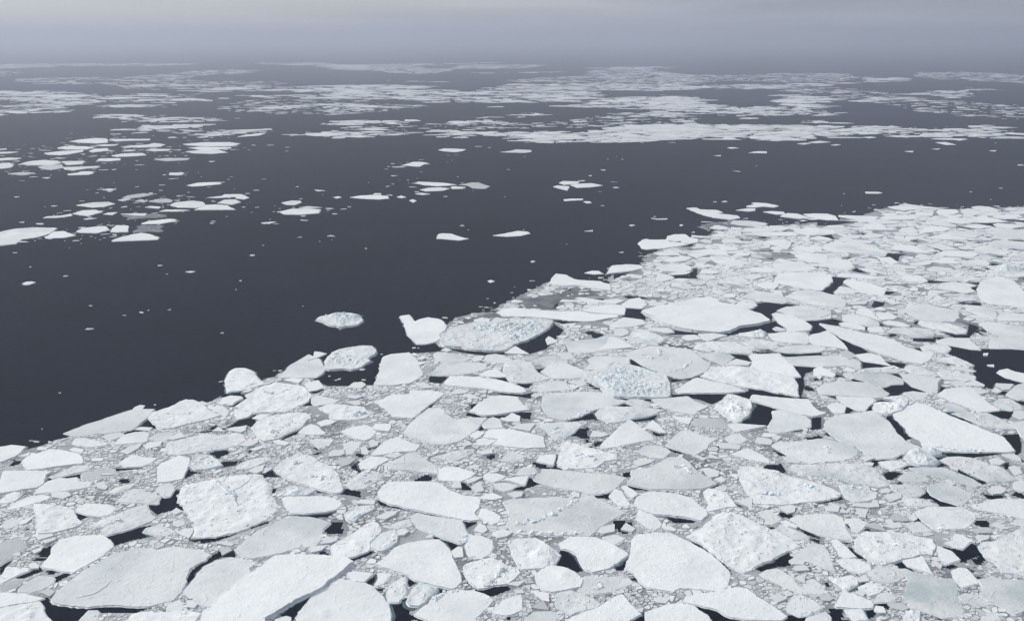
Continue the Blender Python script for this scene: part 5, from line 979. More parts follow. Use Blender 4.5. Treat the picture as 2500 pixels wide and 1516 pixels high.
LEADS='''
-1192,2680 -1168,2680 -1162,2728 -1132,2728 -1124,2663 -1091,2611 -1135,2605 -1161,2583 -1220,2639 -1179,2639
-1280,2446 -1261,2441 -1198,2487 -1160,2503 -1165,2466 -1133,2446 -1188,2421 -1222,2394
-1306,2108 -1285,2124 -1258,2092 -1167,2080 -1010,2082 -1040,2061 -1122,2061 -1151,2067 -1166,2028 -1224,2022 -1266,2061
-1434,2583 -1379,2564 -1399,2545
-932,2185 -945,2236 -917,2307 -909,2325 -905,2271 -918,2223
-1440,2214 -1392,2271 -1378,2253 -1407,2223
-1312,2193 -1322,2223 -1305,2244 -1286,2236
-1425,2321 -1396,2325 -1400,2307 -1433,2307
-1002,2421 -958,2431 -982,2411
-960,2436 -883,2451 -828,2508 -797,2524 -797,2513 -861,2466 -903,2426 -951,2409
-714,2575 -577,2603 -606,2561 -661,2553
-338,2096 -293,2116 -274,2022 -326,2022
-591,2024 -582,2043 -557,2136 -586,2104 -631,2061
-491,2312 -434,2358 -420,2353 -442,2330 -478,2307
-919,2312 -907,2332 -891,2353 -849,2372 -838,2325 -873,2330 -910,2284
-426,2195 -391,2244 -390,2219 -395,2185
-448,2663 -344,2617 -338,2600 -433,2634
-221,2421 -163,2392 -172,2363 -185,2358 -199,2377
-157,2532 -115,2529 -117,2518 -147,2487
146,2344 155,2363 176,2353 198,2330 209,2271 190,2253 166,2275 130,2284
-299,2197 -297,2227 -272,2199 -292,2181
-210,2174 -177,2164 -211,2152
-96,2160 -18,2185 -8,2164 -59,2132 -78,2144
274,2701 347,2722 334,2680 291,2686
-150,2258 -136,2219 -145,2197
-311,2589 -180,2540 -220,2545 -307,2578
232,2244 302,2275 258,2249
-281,2080 -242,2092 -265,2069 -280,2069
495,2564 592,2537 575,2524 525,2524 512,2545
551,2411 581,2387 620,2325 637,2262 635,2244 625,2289 578,2372
723,2271 834,2344 860,2325 826,2307 827,2284 790,2280 737,2258
486,2096 539,2079 576,2043 612,2028 534,2022 515,2061
745,2043 773,2058 799,2043 785,2022 729,2022
303,2280 353,2335 338,2293 329,2262 308,2262
340,2212 360,2227 366,2202
353,2054 363,2058 359,2022 321,2022
910,2497 963,2446 958,2431 929,2451
925,2431 955,2421 949,2401
745,2651 773,2622 748,2628
1031,2651 1118,2692 1118,2674 1049,2651
1375,2686 1426,2722 1444,2663 1488,2622 1429,2631 1420,2674
1327,2382 1374,2363 1411,2401 1431,2382 1415,2344 1344,2307
1137,2293 1168,2312 1170,2280 1176,2253 1143,2271
1045,2358 1061,2316 1038,2325 1029,2358 1035,2382
993,2197 1022,2195 978,2164 947,2152
961,2073 988,2077 1000,2100 1036,2100 1024,2065 1021,2077 975,2043 960,2035
1017,2406 1059,2411 1034,2401
1343,2231 1364,2219 1347,2210
1342,2275 1354,2253 1337,2244
1611,2716 1625,2704 1681,2698 1637,2674 1616,2680
1275,2275 1305,2289 1321,2275 1291,2266
1071,2518 1083,2497 1072,2492
1315,2561 1326,2534 1309,2534
-1527,3196 -1500,3281 -1492,3332 -1496,3362 -1481,3315 -1424,3248 -1480,3216
-1600,2827 -1540,2856 -1527,2827 -1573,2820
-1436,2896 -1332,2909 -1352,2896 -1409,2882 -1429,2879
-1165,2820 -1180,2933 -1158,2879 -1127,2872
-1639,2776 -1653,2840 -1620,2866 -1619,2814
-1253,3003 -1198,3014 -1217,3003
-1253,3598 -1191,3617 -1186,3588 -1149,3578 -1148,3521 -1161,3465 -1204,3474 -1158,3530 -1170,3559 -1256,3559
-1109,3323 -1068,3366 -1051,3306 -1039,3240 -1076,3273 -1099,3256 -1218,3216 -1214,3204 -1140,3232
-898,3129 -882,3176 -838,3236 -850,3184
-872,3870 -710,3892 -626,3904 -614,3709 -657,3709 -737,3698 -814,3698 -862,3740 -894,3782
-894,3617 -832,3652 -859,3598
-859,2886 -824,2836 -876,2833 -897,2853
-1072,2947 -1013,2954 -1011,2926 -1053,2906
-585,2913 -563,2954 -551,2899 -572,2892
-587,2751 -555,2739 -523,2727 -520,2691 -549,2703 -601,2715
-886,3465 -870,3544 -851,3474
-676,2745 -607,2715 -671,2721
-376,3809 -291,3793 -313,3719 -370,3740
-111,3358 -29,3366 32,3397 71,3393 67,3332 35,3340 6,3380 -47,3340
237,3340 351,3419 434,3474 434,3447 359,3393 354,3340 243,3315
-37,3793 -5,3729 -92,3777
-181,3397 -115,3358 -143,3349 -187,3366
-139,3232 -123,3273 -101,3232 -142,3216
-180,2795 -164,2782 -142,2751 -144,2739 -171,2739
164,3003 171,2996 165,2940 184,2886 135,2906 151,2913
-54,3608 41,3588 90,3608 82,3578 74,3549 29,3568 -31,3578
47,2751 61,2827 93,2782 60,2757
-370,3411 -326,3540 -321,3521 -343,3438 -364,3393
105,3892 154,3904 128,3853
27,3714 93,3724 72,3668 49,3668
-1,2751 45,2764 44,2739 5,2739
696,3627 720,3637 727,3588 826,3593 940,3593 1027,3622 1037,3662 1101,3627 1238,3554 1212,3540 1046,3578 1012,3521 948,3578 861,3493 815,3540 757,3568 683,3549
1018,3483 1102,3428 1065,3349 1059,3315 1026,3273 963,3273 919,3289 967,3340
1294,3772 1332,3782 1307,3688 1251,3559 1243,3568 1280,3678
1334,3904 1391,3904 1329,3782 1328,3870
658,3881 697,3826 720,3772 706,3688 714,3782 656,3815
724,3772 783,3766 871,3815 934,3904 865,3782 805,3761
442,3540 517,3544 599,3540 597,3456 631,3419 608,3456 594,3511 495,3521 481,3493 530,3447 432,3456
436,3298 579,3358 594,3366 573,3323 500,3306
589,3076 654,3018 613,3025 597,3047
554,3216 606,3180 563,3168
987,3047 1031,2996 998,3003
1033,3200 1190,3240 1223,3332 1259,3340 1226,3240 1127,3216
399,2770 473,2736 422,2739
717,2776 718,2764 663,2745
427,2872 423,2840 394,2827 398,2859
1672,3678 1757,3703 1780,3750 1786,3673 1825,3612 1799,3622 1726,3622 1689,3588 1638,3564 1656,3647
1528,3315 1554,3366 1575,3366 1572,3265 1562,3168 1525,3145 1520,3208
1474,3411 1509,3465 1557,3511 1598,3530 1624,3502 1570,3497 1546,3493 1507,3419
1578,2989 1621,3032 1741,3025 1871,3025 1759,2996 1704,2982 1620,2989 1578,2954 1591,2926 1553,2913 1440,2899 1448,2926 1540,2913 1565,2940
2183,3904 2281,3904 2252,3848 2255,3777 2302,3709 2253,3709 2163,3729 2108,3668 2129,3740 2134,3804
1921,3168 1986,3176 1950,3091 1914,3032 1883,3010 1899,3047 1908,3099
1805,3384 1842,3402 1860,3298 1851,3273 1821,3349
1407,3456 1438,3419 1420,3411 1389,3384 1384,3402
1919,3719 1912,3678 1933,3657 1864,3598
1332,2961 1413,2971 1452,3003 1437,2975 1352,2954 1341,2926 1322,2919
1333,2859 1363,2872 1398,2859 1339,2814 1326,2820
1477,3793 1496,3826 1524,3804 1488,3793
1552,3772 1593,3735 1546,3735
1594,2933 1639,2820 1621,2833 1603,2872
1654,2808 1666,2795 1644,2782 1633,2820
2038,3411 2096,3411 2029,3332 1992,3349 1971,3393
1796,2926 1823,2947 1808,2906 1785,2892
1368,3578 1406,3568 1398,3544
2152,3521 2193,3511 2167,3465 2159,3493
1754,3831 1797,3837 1781,3772 1756,3815
-357,4196 -208,4151 -35,4132 -44,4107 -141,4089 -249,4126 -303,4164 -379,4138 -505,4113 -534,4377 -479,4235 -386,4275
-35,4132 25,4241 116,4335 214,4550 256,4447 229,4363 164,4189 93,4126 17,4215
224,4657 425,4610 567,4672 291,4580
640,4885 753,4834 729,4768 737,4688 717,4649 607,4688 639,4752
844,4498 962,4440 1096,4405 1216,4506 1422,4610 1448,4520 1389,4476 1377,4433 1341,4419 1295,4455 1193,4412 1125,4391 973,4405 855,4405
1356,4834 1435,4945 1525,4980 1629,4919 1514,4834 1471,4768 1426,4641 1399,4736
1609,4618 1690,4641 1621,4433 1564,4419 1610,4520
978,5620 1195,5686 1202,5755 1231,5755 1188,5533 1064,5533
559,3969 577,4040 612,3934 568,3940
656,3866 697,3822 721,3779 783,3768 714,3736 659,3833
671,5620 780,5675 659,5512
1057,4101 1162,4076 1159,4016 1143,3969 1123,4004 1045,3992 1084,4052
1333,3940 1427,3928 1431,3888 1360,3844 1323,3789
1330,4113 1517,4120 1505,4082 1345,4064
715,6018 732,6171 910,6120 842,5884 744,5908
2068,5533 2158,5533 2091,5407 2046,5327 1952,5171 1905,5229 2006,5367
1695,4657 1734,4704 1783,4649 1817,4610 1773,4580 1767,4550 1674,4595
1659,4550 1674,4469 1621,4433
1685,4433 1742,4241 1759,4126 1690,4101 1678,4164 1686,4281
1679,3992 1752,3957 1796,3934 1742,3911 1650,3905
1795,3992 1877,3969 1840,3911 1809,3945
2198,4202 2257,4189 2330,4145 2560,4177 2334,3768 2334,3888 2277,3888 2250,3844 2140,3684 2124,3715 2105,3747 2149,3844 2200,3945 2172,4040 2158,4101 2195,4151
2314,5267 2330,5190 2237,5115
2081,4902 2137,5006 2179,4971 2153,4919 2095,4885
2288,4462 2334,4405 2384,4405 2464,4550 2437,4610 2494,4535 2493,4506 2372,4363 2305,4363
1992,4610 2007,4626 2010,4550 1987,4550
2671,5490 2694,5469 2842,5407 2978,5428 2920,5367 2841,5428 2650,5407
2837,5287 2895,5317 2832,5190
2662,6068 2700,6043 2659,5944
2262,5709 2316,5778 2342,5664 2297,5664
1848,4580 1905,4520 1878,4462 1882,4520
2081,4335 2184,4335 2164,4281 2063,4295
2643,6101 2702,6189 2821,6176 2742,6114 2651,5922 2665,6040
2595,7378 2757,7361 2871,7309 2762,7257 2596,7173 2533,7190
4106,7449 4325,7378 4287,7309 4175,7378
3827,7257 4147,7275 3946,7140 3893,7224
3088,6317 3124,6357 3179,6278 3124,6278
3408,6126 3484,6114 3448,6089
3291,5922 3330,5876 3238,5842
3654,7157 3734,7043 3650,7091
4050,7043 4149,7059 4122,7011
2403,6779 2503,6824 2473,6661
3822,6633 3898,6604 3844,6506
'''
GREASE='''
61,5060 272,5153 387,5307 518,5267 560,5153 397,5079 273,4971 257,4851 83,4851 24,4868
-321,4580 -213,4688 -89,4768 -59,4688 -134,4641 -207,4565
717,4241 768,4261 827,4241 909,4215 902,4177 778,4215
1183,4126 1248,4177 1301,4164 1295,4126 1228,4101
1499,7108 1643,7275 1862,7378 2016,7378 2091,7241 1844,7075 1687,6979 1577,7027
-3422,7638 -3063,7663 -2962,7518 -3259,7448
-3068,7201 -2863,7179 -2786,6928 -3010,6908
'''
BANDS='''
0.75|-14248,25377 -12791,25377 -10885,23474 -9626,20856 -9668,18754 -9897,18025 -9646,17030 -9872,17030 -14581,25377
0.8|-9355,19751 -8479,20400 -7225,20179 -7238,19751 -8418,19461
0.9|-7729,17030 -7871,17749 -7460,17749 -7117,17188 -6662,17188 -5873,16874 -5111,16571 -5619,16365 -6479,16136 -6999,16424
0.95|-6504,14930 -6166,15077 -6136,15589 -5744,15723 -5299,15329 -5379,14834 -5924,14714
0.6|-9252,25377 -7790,27610 -4398,28020 -3696,23474 -6338,25377 -8608,24710
0.8|-11667,28020 -9849,28614 -8821,28020 -11246,27211
0.4|-7105,23474 -3789,24076 -3523,22353 -6699,22353
0.6|-5342,18567 -4958,19751 -3541,20625 -3445,20048 -4493,19141 -4757,18679
0.9|-3657,15723 -3297,16279 -2598,16365 -2520,15858 -3291,15589
0.8|-5346,13824 -5034,14256 -4450,14368 -4245,14834 -3815,14597 -4141,14037 -5042,13618
0.8|-3492,14256 -2308,14482 -2190,13721 -2835,13930
0.12|-28044,48956 -8037,51595 -4098,26081 -12070,26081 -14665,25377
0.9|-9724,18383 -9706,18830 -9206,18567 -9090,18202 -9564,18131
0.4|-10808,23474 -8498,24389 -7290,20856 -9626,20856
0.6|-8511,22089 -8117,22623 -7153,21934 -6985,21187 -7608,21579
0.05|-9695,20856 -3523,22353 -2653,16721 -4525,14146 -6644,14146
0.75|-5738,28442 -3409,28442 -2275,26081 -768,25724 321,28877 1958,29325 2344,26081 1988,22900 1608,20856 234,20856 -815,21333 -1827,20856 -2629,21831 -4583,22623
0.6|1958,29325 5738,28442 5269,26081 2781,25377 2282,25377
0.85|2272,22353 2891,22900 4638,22900 3853,18946 3184,18946 2476,19543 1493,19340 1909,20400
0.8|775,19751 1557,20179 1972,19340 1342,19461
0.97|-363,14368 164,14482 640,14368 1154,14834 1954,15329 3213,15723 2775,13517 2120,13127 1839,12996 1244,13127 823,13417 373,13319 40,13319 157,13824 -353,13930
0.8|-1321,13618 -1009,14037 -684,14597 -369,14597 -542,14037 -861,13517
0.95|-1267,14597 -667,14762 -655,14482 -1172,14323
0.85|-2967,14482 -2395,14368 -1898,14597 -1570,14482 -2040,13888 -2352,13679 -2824,13762
0.8|-2947,14882 -2550,15329 -2226,15202 -2216,14955 -2768,14714
0.85|-3213,15723 -2798,16365 -2190,16482 -1583,16136 -1648,15723 -2574,15804 -2938,15642
0.85|-1526,15804 -748,15996 -461,17188 -201,16874 -249,16365 -607,15777 -1251,15642
0.8|-4141,20400 -3609,20625 -3036,19751 -1965,19461 -2814,19340 -3710,19877
0.6|-34,16874 204,18202 584,17852 188,16721
0.85|1953,17681 2661,18567 3243,18383 3093,17681 2076,17481
0.45|-8706,43398 -7421,48956 -4346,50241 -271,52157 -4032,46572 -6738,44407
0.5|-1722,37431 2020,38963 1941,37431 -800,37138
0.5|3307,43398 7792,44824 7317,42059 3503,41509
0.4|-6402,31789 -2676,30756 -1618,29787 -4764,31264
0.8|-928,19962 -302,19877 -751,19626
0.15|-9809,48956 9336,46572 5269,26081 -5269,26081
0.07|-4232,20856 3815,18754 3135,15329 421,15077 -2900,14146
0.98|2458,15458 3114,15804 4325,15723 4999,15381 5859,14955 5875,14368 5307,13930 4809,14037 4156,13721 3944,13223 3709,13417 2609,13517 2113,13223
0.9|5763,14834 6306,15458 6721,15589 6531,15077 6208,14597 6401,14482 7273,15329 8056,14146 8160,13930 7869,13417 7687,13477 7218,13721 6093,13762 5744,14037
0.9|7846,15202 8221,15589 8359,15458 8318,14955 7809,14882
0.85|3607,22900 4360,22900 4666,20856 5023,19543 5661,19751 7108,22900 7745,23474 7404,21333 6784,20400 6652,18754 6221,17852 5333,17350 4514,17514 3679,17681 3674,18567 3221,20400
0.85|6100,21831 7061,23771 7841,23771 7565,21092 6727,20856
0.75|4213,26824 5774,28020 8918,29325 11006,29787 13331,33473 14206,33473 13119,30756 10675,28877 8286,27211 6236,26081 5532,26824 4098,26081
0.85|8066,20856 8963,22353 9818,22900 9772,22353 8444,20856
0.7|10392,24076 11593,24710 13885,26824 13721,26081 12046,24389 12033,23183 10875,22353 11023,23474
0.9|4392,17030 4854,16967 4568,16844
0.9|5229,16279 5511,16482 5631,16193 5299,15996
0.9|5605,15804 6016,15996 5890,15723
0.12|5631,36013 21738,38963 15218,26081 14432,24710 3696,23474
0.06|8324,23474 15218,26081 8910,15077 5976,16721
'''
PACK='-2034,3001 -1950,3070 -1844,3056 -1802,3070 -1745,3164 -1658,3255 -1500,3376 -1300,3491 -1257,3595 -1134,3748 -1056,3888 -874,3840 -811,3809 -639,3733 -556,3877 -516,4117 -386,4189 -388,4480 -317,4673 -106,4873 49,5125 234,5440 587,5325 642,5601 850,5749 965,6166 1190,6449 1301,6396 1539,6802 1723,7193 1981,7276 2119,7160 2572,7310 2910,7483 3398,7953 3709,8115 3936,7874 4675,8013 6245,8115 1331,1258 -1331,1258 -2184,2728'
# ---------------------------------------------------------------- the floes
rings = []; rest = []
for i, l in enumerate(lines(FLOES)):
    q = l.split('|'); pts = dec(q[2]); feats = []
    for f in (q[3].split(';') if len(q) > 3 else ()):
        k, r, *pp = f.split(); feats.append((k, [np.array([float(c)/10 for c in p.split(',')]) for p in pp], float(r)/10))
    if q[1]: rings.append(build_floe(i, q[0], pts, feats, q[1]))
    else: rest.append((i, q[0], pts))
def slab(buf, ring, fb, tone, tilt=(0, 0)):
    """one thin floe of a mass: top and sides, appended to (verts, faces, tones)"""
    V, Fc, T = buf; k = len(V); n = len(ring); c = ring.mean(0)
    for x, y in ring: V.append((x, y, max(.05, fb+(x-c[0])*tilt[0]+(y-c[1])*tilt[1])))
    out = c+(ring-c)*1.02
    for x, y in out: V.append((x, y, -.2))
    Fc.append(tuple(range(k, k+n))); Fc.extend((k+(i+1) % n, k+i, k+n+i, k+n+(i+1) % n) for i in range(n))
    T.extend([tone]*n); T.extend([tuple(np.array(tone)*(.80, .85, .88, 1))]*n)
def ccw(p): return p if np.cross(p, np.roll(p, -1, 0)).sum() > 0 else p[::-1]
def tint(v, rnd): return (v*rnd.uniform(.95, .985), v, v*rnd.uniform(1.0, 1.03), 1)
rnd = random.Random(3)
buf = ([], [], [])
for i, t, pts in rest:                                            # smaller floes past the three hundred that show largest
    D = float(np.hypot(*pts.mean(0))); size = np.ptp(pts, 0).max()
    ring = ccw(refine(pts, min(1.6, .045*size), D*.8, i*1.3 % 71)); rings.append(ring)
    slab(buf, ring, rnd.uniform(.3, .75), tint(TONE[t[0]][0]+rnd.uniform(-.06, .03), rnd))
# more of the same pack to either side and below
grown = []
def beyond(n, fx):
    for _ in range(n*6):
        c = np.array(fx()); rr_ = rnd.choice((3, 4, 6, 9, 13))*max(1, c[1]/420)*rnd.uniform(.7, 1.2)
        if any(np.hypot(*(c-q)) < (rr_+w_)*1.02 for q, w_ in grown) or not inside(dec(PACK), c[None])[0]: continue
        if abs(c[0]) < .551*c[1]+25.7+rr_*1.2 and c[1] > 202-rr_*1.2: continue
        if any(abs(q.mean(0)-c).max() < 60 and np.hypot(*(q-c).T).min() < rr_*1.1 for q in rings): continue
        grown.append((c, rr_)); q = refine(cake(c, rr_, rnd, rnd.uniform(.8, 1.3), rnd.uniform(0, 3)), .5, c[1], rnd.random()*50); rings.append(q)
        slab(buf, ccw(q), rnd.uniform(.3, .6), tint(rnd.choice((.84, .78, .86, .72)), rnd))
def cake(c, r, rnd, el, rot, n=None):
    n = n or rnd.randint(6, 10); a0 = rnd.random()*6.3; o = []
    for j in range(n):
        a = a0+(j+rnd.uniform(-.3, .3))*2*math.pi/n; q = r*rnd.uniform(.62, 1.12)
        x, y = q*math.cos(a)*el, q*math.sin(a)/el; o.append((c[0]+x*math.cos(rot)-y*math.sin(rot), c[1]+x*math.sin(rot)+y*math.cos(rot)))
    return ccw(np.array(o))
beyond(150, lambda: (lambda y: (.551*y+25.7+rnd.uniform(4, .15*y+20), y))(rnd.uniform(190, 850)))
beyond(60, lambda: (lambda y: (-(.551*y+25.7)-rnd.uniform(4, .15*y+20), y))(rnd.uniform(190, 340)))
beyond(90, lambda: (rnd.uniform(-170, 170), rnd.uniform(125, 200)))
# far fields of floes, strewn along their drift lines
def crumb(c, D, s=1.0): slab(buf, cake(c, rnd.choice((.4, .6, .9, 1.5))*s*max(1, D/480)*rnd.uniform(.6, 1.1), rnd, rnd.uniform(.9, 1.9), rnd.gauss(0, .3)), rnd.uniform(.12, .4), tint(rnd.uniform(.55, .84), rnd))
for l in lines(FLOES):
    p = dec(l.split('|')[2]); c = p.mean(0); D = float(np.hypot(*c)); sz = np.ptp(p, 0)
    if D > 520 and c[0] < 120 and sz[0] > 13:
        for _ in range(rnd.choice((3, 8, 14, 24)) if c[0] < -60 else rnd.choice((0, 1, 3))):
            q = c+np.array([rnd.gauss(0, .85)*sz[0], rnd.gauss(0, .8)*max(sz[1], 8)])
            if not inside(p, q[None])[0]: crumb(q, D, rnd.choice((.8, 1, 1.5)))
pe = dec(PACK)[1:43]                                              # loose bits trailing off the pack front
for a, b in zip(pe[:-1], pe[1:]):
    for _ in range(int(np.linalg.norm(b-a)/5.5)):
        t_ = rnd.random(); c = a*(1-t_)+b*t_+np.array([rnd.gauss(-2, 5), rnd.gauss(4, 6)]); crumb(c, float(np.hypot(*c)), rnd.choice((.8, 1.2, 2.2)))
for l in lines(BANDS):
    d, s = l.split('|'); d = float(d); p = dec(s); d *= .5 if d > .3 and np.hypot(*p.mean(0)) > 3400 else 1; lo, hi = p.min(0), p.max(0); A = abs(np.cross(p, np.roll(p, -1, 0)).sum())/2
    dens = d*(2.3 if d > .93 else 1.25 if d > .2 else 1.3); got = 0; tries = 0
    while got < A*dens and tries < 60000:
        tries += 1
        c = np.array([rnd.uniform(lo[0], hi[0]), rnd.uniform(lo[1], hi[1])])
        wp_ = np.array([noise.noise(Vector((c[0]*.006, c[1]*.006, 1.1)))*90+rnd.gauss(0, 14), noise.noise(Vector((c[0]*.006, c[1]*.006, 5.1)))*55+rnd.gauss(0, 16)]) if d > .18 else 0
        if not inside(p, (c+wp_)[None])[0]: continue
        D = np.hypot(*c)
        if d < .18 and noise.noise(Vector((c[0]*.0022, c[1]*.0016, 4.4))) < .10: continue
        r = rnd.choice((.3, .4, .5, .6, .7, 1, 1.4, 2.2) if d > .18 else (.4, .5, .8, 1.4))*(2.0+D*.0034)*rnd.uniform(.7, 1.3)
        if d < .18: r *= .8
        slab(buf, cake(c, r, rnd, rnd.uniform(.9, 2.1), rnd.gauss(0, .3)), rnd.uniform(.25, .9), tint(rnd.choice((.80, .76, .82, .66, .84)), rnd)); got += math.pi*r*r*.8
# crumbs adrift on the open water
for q_ in range(190):
    u = rnd.uniform(-.62, .62); D = 1/rnd.uniform(1/1300, 1/470) if q_ > 9 else rnd.uniform(300, 470); c = np.array([u*D, D])
    if noise.noise(Vector((c[0]*.006, c[1]*.004, 9.1))) < rnd.uniform(-.15, .3): continue
    slab(buf, cake(c, rnd.choice((.5, .7, 1.0, 1.8))*max(1, D/520)*rnd.uniform(.6, 1.1), rnd, rnd.uniform(.9, 1.6), rnd.gauss(0, .4)), rnd.uniform(.2, .5), tint(rnd.uniform(.6, .84), rnd))
link('scattered_small_floes', *buf[:2], m_frag, kind='stuff', label='countless small floes scattered between the big ones and in far drift lines', tones=buf[2])

# ---------------------------------------------------------------- crushed ice filling the pack
CELL = .5; pk = dec(PACK); x0, y0 = pk.min(0)-4; x1, y1 = pk.max(0)+4
x0, x1, y0 = max(x0, -450), min(x1, 900), max(y0, 105)
nxg, nyg = int((x1-x0)/CELL), int((y1-y0)/CELL)
def raster(mask, ring, val):
    lo = np.floor((ring.min(0)-(x0, y0))/CELL).astype(int); hi = np.ceil((ring.max(0)-(x0, y0))/CELL).astype(int)+1
    lo = np.clip(lo, 0, (nxg, nyg)); hi = np.clip(hi, 0, (nxg, nyg))
    if (hi <= lo).any(): return
    gx, gy = np.meshgrid(x0+(np.arange(lo[0], hi[0])+.5)*CELL, y0+(np.arange(lo[1], hi[1])+.5)*CELL)
    m = inside(ring, np.stack([gx.ravel(), gy.ravel()], 1)).reshape(gx.shape)
    mask[lo[1]:hi[1], lo[0]:hi[0]][m] = val
mask = np.zeros((nyg, nxg), np.uint8)
raster(mask, refine(pk, 3.2, 700, 2.2), 1)
for l in lines(LEADS):
    q = dec(l); q = q.mean(0)+(q-q.mean(0))*1.14; raster(mask, q, 0)
kk = 2; cw = CELL*kk                                              # small pockets of open water among the brash
for j in range(nyg//kk):
    for i in range(nxg//kk):
        X, Y = x0+(i+.5)*cw, y0+(j+.5)*cw
        if mask[j*kk, i*kk] and abs(X) < Y*.75+40 and noise.noise(Vector((X*.10, Y*.10, 6.6)))+.35*noise.noise(Vector((X*.31, Y*.31, 2.6))) > .54+.12*min(1, max(0, (Y-330)/300)): mask[j*kk:j*kk+kk, i*kk:i*kk+kk] = 0
greased = [dec(l) for l in lines(GREASE)]
for g_ in greased: raster(mask, g_, 3)
brash = mask == 1
fm = np.zeros_like(mask)
for r_ in rings: raster(fm, r_, 1)
pts = []
def split(x, y, s, lev, D):
    nv = noise.noise(Vector((x*.045, y*.045, 1.7)))
    fa = min(1, max(0, (D-330)/250)); pr = (.24+.28*fa+.40*nv, .42+.22*fa+.35*nv, 1)[lev]
    if lev == 2 or rnd.random() < pr: pts.append((x+rnd.uniform(-.62, .62)*s, y+rnd.uniform(-.62, .62)*s)); return
    for a in (-.25, .25):
        for b in (-.25, .25): split(x+a*s, y+b*s, s/2, lev+1, D)
for ylo, yhi, s in ((110, 330, 3.6), (330, 450, 5.0), (450, 580, 7.6), (580, 760, 11.0), (760, 2200, 15.0)):
    for gy in np.arange(ylo+s/2, min(yhi, y1), s):
        j = int((gy-y0)/CELL)
        if j < 0 or j >= nyg: continue
        hw = gy*.74+40; a, b = max(x0, -hw), min(x1, hw)
        for gx in np.arange(a+s/2, b, s):
            i0, i1 = int(max(0, (gx-s*.9-x0)/CELL)), int((gx+s*.9-x0)/CELL)+1; j0, j1 = max(0, j-int(s*.9/CELL)), j+int(s*.9/CELL)+1
            if (brash[j0:j1, i0:i1] & (fm[j0:j1, i0:i1] == 0)).any(): split(gx+rnd.uniform(-.3, .3)*s, gy+rnd.uniform(-.3, .3)*s, s, 0, gy)
pts = np.array(pts)
vo, _, tri, _, _, _ = delaunay_2d_cdt([Vector(p) for p in pts], [], [], 0, 1e-5)
P = np.array([(v.x, v.y) for v in vo]); tri = np.array([t for t in tri if len(t) == 3])
A, B, C_ = P[tri[:, 0]], P[tri[:, 1]], P[tri[:, 2]]
d2 = 2*np.cross(B-A, C_-A); d2[np.abs(d2) < 1e-9] = 1e-9
b2, c2 = ((B-A)**2).sum(1), ((C_-A)**2).sum(1)
cc = A+np.stack([(C_-A)[:, 1]*b2-(B-A)[:, 1]*c2, (B-A)[:, 0]*c2-(C_-A)[:, 0]*b2], 1)/d2[:, None]
vi = tri.ravel(); ci = np.repeat(np.arange(len(tri)), 3)
ang = np.arctan2(cc[ci, 1]-P[vi, 1], cc[ci, 0]-P[vi, 0]); order = np.lexsort((ang, vi)); vi, ci = vi[order], ci[order]
starts = np.searchsorted(vi, np.arange(len(P)+1))
buf = ([], [], [])
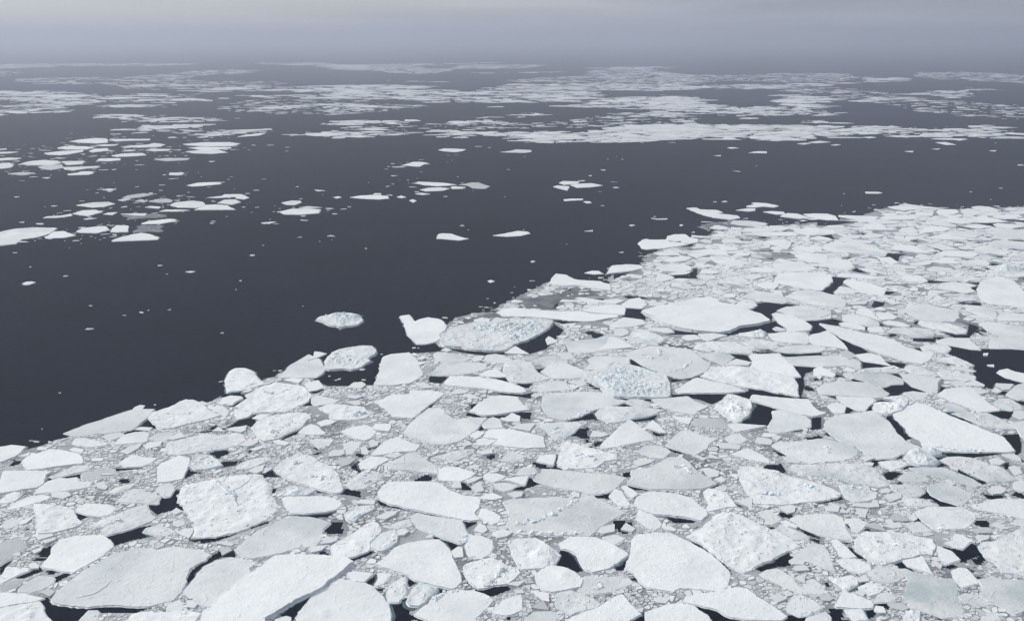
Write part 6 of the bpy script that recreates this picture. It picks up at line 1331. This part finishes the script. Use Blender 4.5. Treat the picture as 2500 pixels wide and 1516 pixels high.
for k in range(len(P)):
    a, b = starts[k], starts[k+1]
    if b-a < 3: continue
    i, j = int((P[k, 0]-x0)/CELL), int((P[k, 1]-y0)/CELL)
    if not (0 <= i < nxg and 0 <= j < nyg) or mask[j, i] == 0 or (mask[j, i] == 3 and rnd.random() < .8): continue
    ring = cc[ci[a:b]]; rr = np.hypot(*(ring-P[k]).T)
    if rr.max() > 15 or rr.max() < .12: continue
    if fm[j, i]: continue
    qi = np.clip(((ring-(x0, y0))/CELL).astype(int), 0, (nxg-1, nyg-1))
    if (mask[qi[:, 1], qi[:, 0]] == 0).sum() > (0 if rr.max() > .8 else 1): continue
    gapn = noise.noise(Vector((P[k, 0]*.035, P[k, 1]*.035, 7.7)))
    if rnd.random() < (.16 if rr.max() < 1.1 else .04)+max(0, gapn-.08)*1.5*(1-.7*min(1, max(0, (P[k, 1]-330)/350))): continue
    ctr = ring.mean(0); far = min(1, max(0, (P[k, 1]-330)/300)); sh = rnd.choice((rnd.uniform(.80, .95), rnd.uniform(.5, .9)))*(1-far)+rnd.uniform(.84, .97)*far; ring = ctr+(ring-ctr)*sh
    if rr.max() > 1.5:                                            # knock the corners off the larger cakes
        ring = np.concatenate([[q+(p-q)*.12, q+(s_-q)*.12] for p, q, s_ in zip(np.roll(ring, 1, 0), ring, np.roll(ring, -1, 0))])
    far = min(1, max(0, (P[k, 1]-330)/350)); tn = min(.85, max(.22, rnd.gauss(.66+.12*far, .13-.04*far)+.08*(rr.max() > 1.6)))
    tc_ = noise.noise(Vector((P[k, 0]*.02, P[k, 1]*.02, 2.2)))
    col_ = (tn*(.95-.02*tc_), tn*.985, tn*(1.0-.02*tc_), 1)
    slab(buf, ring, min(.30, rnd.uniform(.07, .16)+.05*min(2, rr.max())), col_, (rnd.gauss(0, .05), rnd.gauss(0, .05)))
link('brash_ice', *buf[:2], m_frag, kind='stuff', label='crushed brash ice packed between the floes', tones=buf[2])
def sheet(name, m, z, mat, label):
    V, Fc = [], []
    for j in range(nyg):
        row = m[j].astype(np.int8); e = np.flatnonzero(np.diff(np.concatenate([[0], row, [0]])))
        for a, b in zip(e[::2], e[1::2]):
            k = len(V); X0, X1, Y0, Y1 = x0+a*CELL, x0+b*CELL, y0+j*CELL, y0+(j+1)*CELL
            V += [(X0, Y0, z), (X1, Y0, z), (X1, Y1, z), (X0, Y1, z)]; Fc.append((k, k+1, k+2, k+3))
    link(name, V, Fc, mat, kind='stuff', label=label)
gxx, gyy = np.meshgrid(x0+(np.arange(nxg)+.5)*CELL, y0+(np.arange(nyg)+.5)*CELL)
vis = np.abs(gxx) < gyy*.76+45
sheet('slush', brash & vis, .02, m_slush, 'grey slush between the crushed ice pieces')
buf = ([], [])
for r_ in greased:
    g2 = refine(r_, 5, 300, 3.3); k = len(buf[0]); buf[0].extend((x, y, .03) for x, y in g2); buf[1].append(tuple(range(k, k+len(g2))))
link('grease_ice', *buf, m_grease, kind='stuff', label='thin grey grease ice skin along the edge of the pack')

# ---------------------------------------------------------------- the air
HX, HT = 25500.0, 205.0
V = [(x, y, z) for x in (-HX, HX) for y in (-HX, HX) for z in (-1.5, HT)]
Fc = [(0, 1, 3, 2), (4, 6, 7, 5), (0, 4, 5, 1), (2, 3, 7, 6), (0, 2, 6, 4), (1, 5, 7, 3)]
mh = bpy.data.materials.new('haze'); mh.use_nodes = True; nt = mh.node_tree; nt.nodes.clear()
pv = N(nt, 'ShaderNodeVolumePrincipled'); pv.inputs['Color'].default_value = (*HAZE_C, 1); pv.inputs['Density'].default_value = HAZE_D; pv.inputs['Anisotropy'].default_value = .3
o_ = N(nt, 'ShaderNodeOutputMaterial'); L(nt, pv.outputs[0], o_.inputs['Volume'])
link('haze', V, Fc, mh, kind='stuff', label='pale sea haze thickening towards the horizon')
